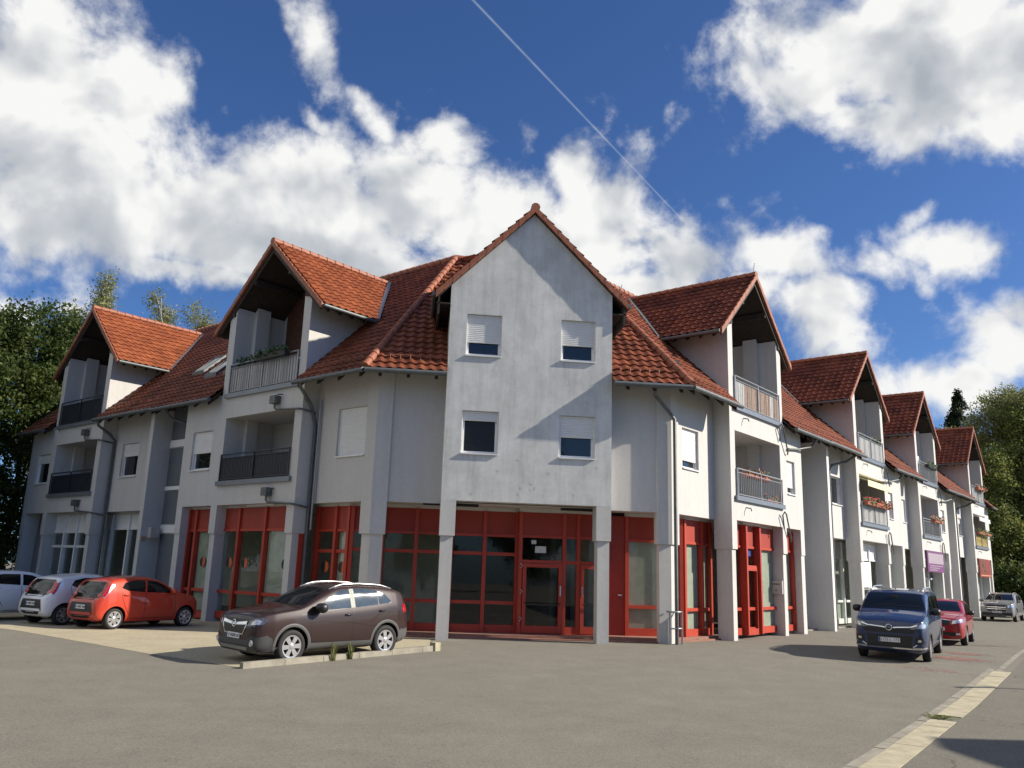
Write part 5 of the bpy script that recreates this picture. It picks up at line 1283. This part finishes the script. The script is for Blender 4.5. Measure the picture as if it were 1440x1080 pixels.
# white estate cut by the left picture edge
S = dict(L=4.40, hw=.90, R=.31, rim=.215, wx=(.88, 3.52), spokes=5, tumble=.36, crown=.03,
    top=[(0, .68), (.04, .80), (.15, .90), (.6, .98), (1.1, 1.05), (1.3, 1.11), (1.7, 1.29), (2.1, 1.43), (2.5, 1.465), (3.2, 1.46), (3.9, 1.41), (4.1, 1.36), (4.25, 1.1), (4.34, .92), (4.40, .68)],
    belt=[(0, .64), (.06, .74), (.3, .86), (1.2, .96), (2.5, 1.0), (3.5, 1.04), (4.1, 1.05), (4.25, .9), (4.4, .62)], low=[(0, .34), (.12, .2), (4.2, .22), (4.4, .4)],
    w=[(0, .60), (.04, .70), (.12, .78), (.4, .87), (1, .895), (3.6, .90), (4.1, .85), (4.3, .77), (4.4, .62)],
    sidewin=[('side_window', [(1.55, 1.02), (1.85, 1.20), (2.2, 1.345), (2.48, 1.37), (2.50, 1.045)]), ('side_window', [(2.58, 1.05), (2.56, 1.375), (3.1, 1.37), (3.35, 1.33), (3.40, 1.09)]), ('quarter_window', [(3.46, 1.10), (3.44, 1.32), (3.8, 1.27), (3.95, 1.13)])],
    lines=[[(1.42, .30), (1.40, .7), (1.47, 1.0)], [(2.53, .3), (2.54, 1.02)], [(3.05, .42), (3.25, .7), (3.42, 1.06)], [(1.42, .32), (3.0, .30)]], ws=sym([(.70, 1.11), (.53, 1.40)]), rw=sym([(.62, 1.02), (.52, 1.33)]))
def estate():
    c = Car('estate_car', 'white estate car cut off by the left picture edge beside the white hatchback', (-15.6, 4.6), math.radians(52), S, 'paint_white'); common(c, S)
    c.mirror(1.6, 1.02, 'paint_white'); c.handle(2.40, .90, 'paint_white'); c.handle(3.25, .94, 'paint_white')
    for sg in (1, -1): c.patch('tail_light', 'lamp_red', [(.80, .80), (.60, .80), (.62, 1.0), (.78, 1.0)], 'rear', sg, off=.008); c.patch('headlight', 'lamp_clear', [(.5, .66), (.5, .76), (.76, .82), (.76, .72)], 'front', sg, off=.008)
    c.plate('rear', .72, None)
estate()
# dark blue van
S = dict(L=4.40, hw=.92, R=.325, rim=.215, wx=(.89, 3.675), spokes=5, sw=.06, tumble=.17, crown=.03, cat='van',
    top=[(0, .82), (.03, .96), (.10, 1.05), (.25, 1.10), (.55, 1.19), (.85, 1.27), (.98, 1.34), (1.3, 1.565), (1.6, 1.72), (1.85, 1.775), (2.6, 1.80), (3.8, 1.79), (4.2, 1.76), (4.30, 1.65), (4.36, 1.2), (4.40, .8)],
    belt=[(0, .78), (.08, .98), (.25, 1.04), (.8, 1.12), (1.6, 1.16), (4.1, 1.18), (4.3, 1.0), (4.4, .72)], low=[(0, .36), (.1, .23), (.5, .2), (4.2, .22), (4.4, .4)],
    w=[(0, .72), (.03, .78), (.10, .84), (.25, .88), (.6, .905), (1.2, .92), (4.0, .92), (4.25, .90), (4.36, .86), (4.4, .78)],
    sidewin=[('side_window', [(1.40, 1.20), (1.62, 1.45), (1.82, 1.62), (2.16, 1.65), (2.18, 1.215)]), ('side_window', [(2.30, 1.22), (2.29, 1.655), (3.22, 1.655), (3.24, 1.235)]), ('quarter_window', [(3.36, 1.24), (3.35, 1.65), (4.05, 1.62), (4.10, 1.26)])],
    lines=[[(1.30, .3), (1.28, .8), (1.34, 1.18)], [(2.24, .3), (2.24, 1.66)], [(3.30, .36), (3.30, 1.66)], [(2.3, 1.08), (4.1, 1.10)], [(1.3, .32), (3.2, .32)]],
    ws=sym([(.78, 1.30), (.80, 1.34), (.66, 1.71)]), rw=sym([(.72, 1.15), (.70, 1.62)]), hood=[[(.12, .62), (.5, .76), (.95, .80)]])
def van():
    c = Car('van', 'dark blue passenger van with silver roof rails facing the street corner', (10.75, -.86), math.radians(-128), S, 'paint_blue'); common(c, S)
    c.patch('grille', 'black_trim', [(-.60, .74), (-.66, .90), (-.28, .885), (0, .865), (.28, .885), (.66, .90), (.60, .74)], 'front', off=.006)
    c.line('grille_wing', [(-.68, .955), (-.52, .905), (-.22, .885), (-.10, .87)], 'front', w=.026, mat='chrome', off=.014); c.line('grille_wing', [(.68, .955), (.52, .905), (.22, .885), (.10, .87)], 'front', w=.026, mat='chrome', off=.014)
    c.emblem(.875, .075, bar='bolt')
    c.patch('air_intake', 'black_trim', [(-.52, .34), (-.56, .68), (.56, .68), (.52, .34)], 'front', off=.005)
    c.patch('chrome_strip', 'chrome', [(-.56, .345), (-.56, .375), (.56, .375), (.56, .345)], 'front', off=.014)
    for sg in (1, -1):
        c.patch('headlight', 'lamp_dark', [(.52, .86), (.60, .975), (.76, 1.04), (.865, 1.05), (.885, .96), (.86, .88), (.70, .845)], 'front', sg, off=.008, grid=.04)
        c.patch('headlight_lens', 'lamp_clear', [(.68, .88), (.72, .97), (.83, 1.01), (.86, .95), (.84, .89)], 'front', sg, off=.014, grid=.04)
        c.patch('fog_bezel', 'black_trim', [(.60, .46), (.62, .66), (.80, .66), (.84, .50)], 'front', sg, off=.006); c.patch('fog_lamp', 'lamp_clear', [(.68, .54), (.69, .60), (.76, .60), (.76, .54)], 'front', sg, off=.012)
        c.line('bumper_hook', [(.56 * sg, .40), (.66 * sg, .47)][::1], 'front', w=.03, mat='silver_trim', off=.016); c.line('bumper_hook', [(.56 * sg, .365), (.80 * sg, .38), (.86 * sg, .40)], 'front', w=.045, mat='silver_trim', off=.014)
        c.patch('tail_light', 'lamp_red', [(.84, .95), (.72, .95), (.74, 1.4), (.83, 1.4)], 'rear', sg, off=.008)
    c.patch('sill_cladding', 'cladding', [(1.28, .21), (1.28, .36), (3.25, .36), (3.25, .21)], 'side', both=True, off=.010)
    c.ring_arch('cladding', .378, .42); c.plate('front', .56, 'LÖS L 173'); c.mirror(1.46, 1.20, 'black_trim', sc_=1.15); c.handle(2.08, 1.04, 'paint_blue'); c.handle(2.44, 1.04, 'paint_blue'); c.rail(1.85, 4.1, .66, h=.08, r=.022)
    for i in range(2): c.line('wiper', [(1.0 + .0 * i, -.5 + .6 * i), (1.06, .05 + .6 * i)], 'top', w=.02, off=.012)
    mb = MB(); q, _ = c.hit((6, 0, 1.60), (-1, 0, 0)); mb.box(lambda u, n, z: (n, u, z), -.09, .09, q.x - .04, q.x + .008, 1.55, 1.66); mb.build('camera_cover', 'black_trim', c.root)
van()
# red hatchback behind the van
S = dict(L=3.99, hw=.866, R=.305, rim=.21, wx=(.82, 3.29), spokes=5, tumble=.36, crown=.03,
    top=[(0, .66), (.03, .78), (.12, .87), (.5, .95), (1.0, 1.03), (1.15, 1.09), (1.55, 1.29), (1.95, 1.43), (2.3, 1.465), (2.9, 1.45), (3.55, 1.39), (3.7, 1.33), (3.85, 1.05), (3.94, .9), (3.99, .66)],
    belt=[(0, .62), (.06, .74), (.3, .85), (1.0, .93), (2.2, .97), (3.2, 1.01), (3.7, 1.02), (3.86, .88), (3.99, .62)], low=[(0, .34), (.1, .2), (3.8, .22), (3.99, .4)],
    w=[(0, .62), (.03, .70), (.1, .77), (.3, .83), (.8, .86), (3.3, .866), (3.7, .82), (3.9, .74), (3.99, .62)],
    sidewin=[('side_window', [(1.42, .99), (1.70, 1.17), (2.02, 1.325), (2.30, 1.36), (2.32, 1.015)]), ('side_window', [(2.40, 1.02), (2.38, 1.365), (2.9, 1.35), (3.15, 1.29), (3.22, 1.06)])],
    lines=[[(1.32, .3), (1.30, .7), (1.38, .97)], [(2.35, .3), (2.36, 1.0)], [(2.85, .42), (3.05, .7), (3.25, 1.04)], [(1.32, .3), (2.8, .3)]], ws=sym([(.68, 1.09), (.53, 1.40)]), rw=sym([(.58, 1.0), (.5, 1.3)]), hood=[[(.2, .58), (.6, .66), (1.05, .72)]])
def red_car():
    c = Car('hatchback', 'red hatchback parked directly behind the blue van', (15.45, 4.35), math.radians(-129), S, 'paint_red'); common(c, S)
    c.patch('grille', 'black_trim', [(-.38, .66), (-.44, .80), (-.2, .83), (.2, .83), (.44, .80), (.38, .66)], 'front', off=.007); c.line('grille_frame', [(-.45, .81), (-.2, .838), (.2, .838), (.45, .81)], 'front', w=.016, mat='chrome', off=.012)
    c.patch('air_intake', 'black_trim', [(-.55, .32), (-.6, .44), (.6, .44), (.55, .32)], 'front', off=.006)
    for sg in (1, -1):
        c.patch('headlight', 'lamp_clear', [(.48, .70), (.50, .80), (.66, .85), (.78, .87), (.79, .76)], 'front', sg, off=.008, grid=.04); c.patch('fog_lamp', 'lamp_clear', [(.58, .36), (.58, .42), (.70, .42), (.70, .36)], 'front', sg, off=.012)
        c.patch('tail_light', 'lamp_red', [(.8, .85), (.55, .85), (.55, .97), (.78, 1.0)], 'rear', sg, off=.008)
    c.plate('front', .54, None); c.mirror(1.45, .99, 'black_trim'); c.handle(2.22, .87, 'paint_red'); c.handle(3.05, .91, 'paint_red'); c.emblem(.87, .04, bar=False)
red_car()
# grey SUV far back
S = dict(L=4.66, hw=.945, R=.365, rim=.25, wx=(.85, 3.72), spokes=5, tumble=.34, crown=.03,
    top=[(0, .80), (.03, .93), (.12, 1.02), (.5, 1.08), (1.15, 1.15), (1.35, 1.21), (1.8, 1.43), (2.2, 1.58), (2.6, 1.625), (3.3, 1.62), (4.0, 1.55), (4.2, 1.48), (4.4, 1.2), (4.55, 1.0), (4.66, .75)],
    belt=[(0, .76), (.08, .90), (.3, .98), (1.2, 1.04), (2.5, 1.08), (3.6, 1.12), (4.2, 1.14), (4.45, .98), (4.66, .72)], low=[(0, .38), (.1, .25), (.4, .22), (4.4, .25), (4.66, .45)],
    w=[(0, .68), (.03, .76), (.1, .83), (.3, .90), (.8, .935), (3.8, .945), (4.3, .88), (4.55, .80), (4.66, .66)],
    sidewin=[('side_window', [(1.62, 1.10), (1.95, 1.30), (2.3, 1.48), (2.6, 1.52), (2.62, 1.13)]), ('side_window', [(2.72, 1.13), (2.7, 1.525), (3.3, 1.52), (3.6, 1.46), (3.65, 1.17)])],
    lines=[[(1.5, .34), (1.48, .8), (1.56, 1.07)], [(2.67, .34), (2.68, 1.1)], [(1.5, .36), (3.3, .36)]], ws=sym([(.76, 1.21), (.59, 1.55)]), rw=sym([(.66, 1.08), (.56, 1.42)]), hood=[[(.2, .66), (.6, .76), (1.2, .80)]])
def grey_suv():
    c = Car('suv', 'silver grey SUV parked at the far right end of the building', (32.5, 24.5), math.radians(-134), S, 'paint_grey'); common(c, S)
    c.patch('grille', 'black_trim', [(-.46, .58), (-.54, .86), (-.46, .95), (.46, .95), (.54, .86), (.46, .58)], 'front', off=.007)
    for z in (.72, .82): c.line('grille_bar', [(-.5, z), (.5, z)], 'front', w=.035, mat='chrome', off=.018)
    c.emblem(.77, .10, bar='star')
    c.patch('air_intake', 'black_trim', [(-.80, .36), (-.78, .52), (.78, .52), (.80, .36)], 'front', off=.006); c.line('skid_strip', [(-.7, .33), (.7, .33)], 'front', w=.05, mat='chrome', off=.014)
    for sg in (1, -1): c.patch('headlight', 'lamp_clear', [(.58, .80), (.60, .93), (.76, .97), (.86, .95), (.87, .84)], 'front', sg, off=.008, grid=.04)
    c.plate('front', .55, None); c.mirror(1.66, 1.10, 'paint_grey'); c.handle(2.5, .98, 'paint_grey'); c.rail(2.1, 4.0, .62, h=.04)
grey_suv()
# ------------------------------------------------------------------ sky, sun, camera
CLOUDS = [(-0.464, 0.444, 0.0919, 0.1273, -0.032, 1.35), (-0.404, 0.373, 0.1404, 0.0887, -0.032, 1.4), (-0.36, 0.471, 0.0593, 0.0593, -0.032, 1.05), (-0.325, 0.501, 0.0284, 0.0463, -0.032, 0.85), (-0.262, 0.385, 0.149, 0.0745, -0.032, 1.4), (-0.138, 0.403, 0.154, 0.0689, -0.207, 1.35), (-0.008, 0.436, 0.1234, 0.0535, 0.108, 1.3), (0.025, 0.486, 0.0571, 0.0342, 0.317, 1.1), (0.075, 0.412, 0.0915, 0.0748, -0.381, 1.35), (-0.117, 0.353, 0.3036, 0.0492, -0.032, 1.4), (-0.293, 0.317, 0.1562, 0.0273, -0.032, 1.0), (-0.47, 0.539, 0.0262, 0.031, -0.032, 0.95), (-0.166, 0.583, 0.0652, 0.0322, -0.992, 0.92), (-0.091, 0.514, 0.0494, 0.0239, -0.73, 0.92), (-0.205, 0.612, 0.0338, 0.0188, -0.73, 0.8), (-0.164, 0.49, 0.0316, 0.0174, -0.905, 0.75), (0.178, 0.475, 0.0368, 0.0573, -0.032, 1.05), (0.219, 0.422, 0.0702, 0.0537, -0.381, 1.25), (0.299, 0.376, 0.0741, 0.0412, -0.381, 1.2), (0.112, 0.519, 0.0194, 0.0211, -0.032, 0.85), (0.175, 0.382, 0.1085, 0.0543, -0.032, 1.25), (0.264, 0.34, 0.0998, 0.0374, -0.032, 1.1), (0.429, 0.352, 0.0761, 0.04, -0.294, 1.25), (0.401, 0.378, 0.0402, 0.0201, -0.032, 0.95), (0.471, 0.298, 0.0635, 0.0556, -0.032, 1.25), (0.375, 0.32, 0.0734, 0.0367, -0.032, 1.1), (0.492, 0.257, 0.0473, 0.0316, -0.032, 0.9), (0.567, 0.569, 0.145, 0.0689, -0.032, 1.4), (0.662, 0.541, 0.1258, 0.0838, -0.032, 1.4), (0.45, 0.538, 0.0764, 0.0367, -0.294, 1.1), (0.557, 0.493, 0.093, 0.0387, -0.207, 1.2), (0.683, 0.475, 0.0667, 0.0421, -0.032, 1.15), (0.53, 0.603, 0.0727, 0.0327, -0.032, 1.05), (0.597, 0.391, 0.0447, 0.0179, 0.666, 0.85), (0.619, 0.354, 0.0608, 0.0311, -0.032, 1.2), (0.542, 0.342, 0.0654, 0.0231, -0.294, 0.9), (0.654, 0.25, 0.0621, 0.0512, 0.492, 1.25), (0.597, 0.207, 0.0828, 0.0376, 0.143, 1.2), (0.677, 0.284, 0.0397, 0.0361, -0.032, 1.15), (-0.451, 0.259, 0.0399, 0.0232, -0.032, 1.0), (-0.395, 0.265, 0.0262, 0.0149, -0.032, 0.8), (0.54, 0.199, 0.0696, 0.0232, -0.032, 0.7)]
SHADE = [(-0.134, 0.351, 0.2573, 0.0351, -0.22), (-0.392, 0.338, 0.0936, 0.0468, -0.1), (0.564, 0.531, 0.1481, 0.0429, -0.17), (0.671, 0.498, 0.0468, 0.0312, -0.06), (0.513, 0.606, 0.0936, 0.0273, 0.12), (0.693, 0.567, 0.0546, 0.039, 0.15), (-0.431, 0.453, 0.0624, 0.0468, 0.12), (0.008, 0.473, 0.0624, 0.0312, 0.12), (0.536, 0.474, 0.0936, 0.0172, 0.1), (-0.284, 0.311, 0.1169, 0.0234, -0.15)]
SUN_DIR = Vector((6.4, -1, 3.9)).normalized()          # towards the sun
SUN_EL = math.asin(SUN_DIR.z); SUN_AZ = math.atan2(SUN_DIR.x, SUN_DIR.y)
w = bpy.data.worlds.new('World'); sc.world = w; w.use_nodes = True
nt = w.node_tree; bg = nt.nodes['Background']; lk = nt.links.new
sky = nt.nodes.new('ShaderNodeTexSky'); sky.sky_type = 'NISHITA'; sky.sun_disc = False
sky.sun_elevation = SUN_EL; sky.sun_rotation = SUN_AZ; sky.air_density = 1.0; sky.dust_density = .9; sky.ozone_density = 2.2; sky.altitude = 400
geo = nt.nodes.new('ShaderNodeTexCoord')
def M(op, a, b=None, c=None, clamp=False):
    n = nt.nodes.new('ShaderNodeMath'); n.operation = op; n.use_clamp = clamp
    for i, v in enumerate((a, b, c)):
        if v is None: continue
        if isinstance(v, (int, float)): n.inputs[i].default_value = v
        else: lk(v, n.inputs[i])
    return n.outputs[0]
sx = nt.nodes.new('ShaderNodeSeparateXYZ'); lk(geo.outputs['Generated'], sx.inputs[0])
az = M('ARCTAN2', sx.outputs[0], sx.outputs[1]); el = M('ARCSINE', sx.outputs[2])
ce = nt.nodes.new('ShaderNodeCombineXYZ')
lk(az, ce.inputs[0]); lk(el, ce.inputs[1])
wn = nt.nodes.new('ShaderNodeTexNoise'); wn.inputs['Scale'].default_value = 7; wn.inputs['Detail'].default_value = 4; lk(geo.outputs['Generated'], wn.inputs['Vector'])
ws = nt.nodes.new('ShaderNodeVectorMath'); ws.operation = 'MULTIPLY_ADD'; lk(wn.outputs['Color'], ws.inputs[0]); ws.inputs[1].default_value = (.11, .11, 0); lk(ce.outputs[0], ws.inputs[2])
wo = nt.nodes.new('ShaderNodeVectorMath'); wo.operation = 'ADD'; lk(ws.outputs[0], wo.inputs[0]); wo.inputs[1].default_value = (-.055, -.055, 0)
AE = wo.outputs[0]
tot = None
for a, e, rx, ry, ro, am in CLOUDS:
    mp = nt.nodes.new('ShaderNodeMapping'); mp.vector_type = 'TEXTURE'
    c = math.cos(e)
    mp.inputs['Location'].default_value = (a, e, 0); mp.inputs['Rotation'].default_value = (0, 0, ro); mp.inputs['Scale'].default_value = (rx / c, ry, 1)
    lk(AE, mp.inputs[0])
    dt = nt.nodes.new('ShaderNodeVectorMath'); dt.operation = 'DOT_PRODUCT'; lk(mp.outputs[0], dt.inputs[0]); lk(mp.outputs[0], dt.inputs[1])
    g = M('MULTIPLY', M('POWER', .42, dt.outputs['Value']), am)
    tot = g if tot is None else M('MAXIMUM', tot, g)
blob = M('MINIMUM', tot, 1.6)
def fbm(vec, scale, det, rough=.58, dist=0.):
    n = nt.nodes.new('ShaderNodeTexNoise'); n.inputs['Scale'].default_value = scale; n.inputs['Detail'].default_value = det; n.inputs['Roughness'].default_value = rough; n.inputs['Distortion'].default_value = dist
    lk(vec, n.inputs['Vector']); return n.outputs['Fac']
G = geo.outputs['Generated']
n1 = fbm(G, 9, 9, .60, .25); n2 = fbm(G, 30, 6, .6)
# other clouds all round the horizon outside the view, only by noise
away = nt.nodes.new('ShaderNodeMapRange'); away.inputs[1].default_value = .62; away.inputs[2].default_value = 1.0; lk(M('ABSOLUTE', M('SUBTRACT', az, .1)), away.inputs[0])
nl = fbm(G, 2.2, 3)
extra = M('MULTIPLY', M('MULTIPLY', M('SUBTRACT', nl, .56, clamp=True), 5.0), away.outputs[0])
left_fill_band = nt.nodes.new('ShaderNodeMapRange'); left_fill_band.interpolation_type = 'SMOOTHSTEP'; left_fill_band.inputs[1].default_value = 1.2; left_fill_band.inputs[2].default_value = .5; lk(M('ABSOLUTE', M('ADD', az, 1.75)), left_fill_band.inputs[0])
left_fill = M('MULTIPLY', left_fill_band.outputs[0], M('MULTIPLY', nl, 2.6))  # cloud bank added out of view as fill light for the left wing
blob = M('ADD', M('ADD', blob, extra), left_fill)
dens = M('ADD', M('ADD', blob, M('MULTIPLY', M('SUBTRACT', n1, .5), 2.1)), M('MULTIPLY', M('SUBTRACT', n2, .5), .75))
al = nt.nodes.new('ShaderNodeMapRange'); al.interpolation_type = 'SMOOTHSTEP'; al.inputs[1].default_value = .34; al.inputs[2].default_value = 1.02; lk(dens, al.inputs[0])
alpha = al.outputs[0]
# relief: the same noise looked up a little way towards the sun
off = nt.nodes.new('ShaderNodeVectorMath'); off.operation = 'ADD'; lk(G, off.inputs[0]); off.inputs[1].default_value = tuple(SUN_DIR * .03 + Vector((0, 0, .025)))
n1a = fbm(G, 9, 3.5, .52, .25); n1b = fbm(off.outputs[0], 9, 3.5, .52, .25)
rel = M('MULTIPLY', M('SUBTRACT', n1a, n1b), 1.9)
core = nt.nodes.new('ShaderNodeMapRange'); core.interpolation_type = 'SMOOTHSTEP'; core.inputs[1].default_value = .9; core.inputs[2].default_value = 2.1; core.inputs[3].default_value = .96; core.inputs[4].default_value = .66; lk(dens, core.inputs[0])
big = fbm(G, 3.1, 3, .5)
br_ = M('ADD', M('ADD', core.outputs[0], rel), M('MULTIPLY', M('SUBTRACT', big, .5), .55))
for a, e, rx, ry, am in SHADE:
    mp = nt.nodes.new('ShaderNodeMapping'); mp.vector_type = 'TEXTURE'; mp.inputs['Location'].default_value = (a, e, 0); mp.inputs['Scale'].default_value = (rx / math.cos(e), ry, 1); lk(AE, mp.inputs[0])
    dt = nt.nodes.new('ShaderNodeVectorMath'); dt.operation = 'DOT_PRODUCT'; lk(mp.outputs[0], dt.inputs[0]); lk(mp.outputs[0], dt.inputs[1])
    br_ = M('ADD', br_, M('MULTIPLY', M('POWER', .4, dt.outputs['Value']), am))
br_ = M('MINIMUM', M('MAXIMUM', br_, .36), 1.02)
cr = nt.nodes.new('ShaderNodeValToRGB'); e = cr.color_ramp.elements; e[0].position = .3; e[0].color = (.42, .46, .52, 1); e[1].position = 1.0; e[1].color = (1.04, 1.04, 1.02, 1)
k = e.new(.7); k.color = (.66, .69, .73, 1)
lk(br_, cr.inputs[0])
STR = .05
cl = nt.nodes.new('ShaderNodeVectorMath'); cl.operation = 'SCALE'; lk(cr.outputs[0], cl.inputs[0]); cl.inputs['Scale'].default_value = .52 / STR
# vapour trail: a thin straight streak between two directions
A_, B_ = (.0387, .6473), (.3239, .4046)
dv = lambda a, e: Vector((math.sin(a) * math.cos(e), math.cos(a) * math.cos(e), math.sin(e)))
va, vb = dv(*A_), dv(*B_); nn = va.cross(vb).normalized(); tt = nn.cross(va).normalized(); ext = va.angle(vb)
def dot(v):
    d = nt.nodes.new('ShaderNodeVectorMath'); d.operation = 'DOT_PRODUCT'; lk(G, d.inputs[0]); d.inputs[1].default_value = tuple(v); return d.outputs['Value']
along = M('ARCTAN2', dot(tt), dot(va))
wid = M('DIVIDE', M('ABSOLUTE', dot(nn)), M('MULTIPLY_ADD', along, -.0011, .0012))
line = M('POWER', .3, M('MULTIPLY', wid, wid))
line = M('MULTIPLY', line, M('LESS_THAN', along, ext)); line = M('MULTIPLY', line, M('GREATER_THAN', along, -.4))
line = M('MULTIPLY', line, M('MULTIPLY_ADD', n2, .7, .0), clamp=True)
skm = nt.nodes.new('ShaderNodeMix'); skm.data_type = 'RGBA'; skm.blend_type = 'MULTIPLY'; skm.inputs[0].default_value = 1; lk(sky.outputs[0], skm.inputs[6]); skm.inputs[7].default_value = (.60, .88, 1.34, 1)
mx = nt.nodes.new('ShaderNodeMix'); mx.data_type = 'RGBA'; lk(line, mx.inputs[0]); lk(skm.outputs[2], mx.inputs[6]); mx.inputs[7].default_value = (6.5, 7.2, 8.4, 1)
m2 = nt.nodes.new('ShaderNodeMix'); m2.data_type = 'RGBA'; lk(alpha, m2.inputs[0]); lk(mx.outputs[2], m2.inputs[6]); lk(cl.outputs[0], m2.inputs[7])
lk(m2.outputs[2], bg.inputs['Color']); bg.inputs['Strength'].default_value = STR
w.cycles.sampling_method = 'MANUAL'; w.cycles.sample_map_resolution = 512
sl = bpy.data.lights.new('sun', 'SUN'); sl.energy = 4.3; sl.angle = math.radians(.53); sl.color = (1.0, .91, .77)
so = bpy.data.objects.new('sun', sl); COL.objects.link(so); so.rotation_euler = SUN_DIR.to_track_quat('Z', 'Y').to_euler(); so.location = SUN_DIR * 80
cam = bpy.data.cameras.new('camera'); cam.sensor_width = 36; cam.lens = 36 * 1179.92 / 1440; cam.clip_end = 2000; cam.clip_start = .1
co = bpy.data.objects.new('camera', cam); COL.objects.link(co)
yaw, pit, rol = .108623, .220685, .0323146
f = Vector((math.sin(yaw) * math.cos(pit), math.cos(yaw) * math.cos(pit), math.sin(pit))); r = Vector((math.cos(yaw), -math.sin(yaw), 0)); u = r.cross(f)
r2 = r * math.cos(rol) + u * math.sin(rol); u2 = u * math.cos(rol) - r * math.sin(rol)
co.matrix_world = Matrix(((r2.x, u2.x, -f.x, -3.211), (r2.y, u2.y, -f.y, -24.3808), (r2.z, u2.z, -f.z, 1.90925), (0, 0, 0, 1)))
sc.camera = co
sc.view_settings.view_transform = 'Standard'; sc.view_settings.look = 'None'; sc.view_settings.exposure = .80; sc.view_settings.gamma = 1
sc.render.engine = 'CYCLES'
sc.cycles.max_bounces = 6; sc.cycles.diffuse_bounces = 3; sc.cycles.glossy_bounces = 3; sc.cycles.transparent_max_bounces = 12
sc.cycles.use_denoising = True
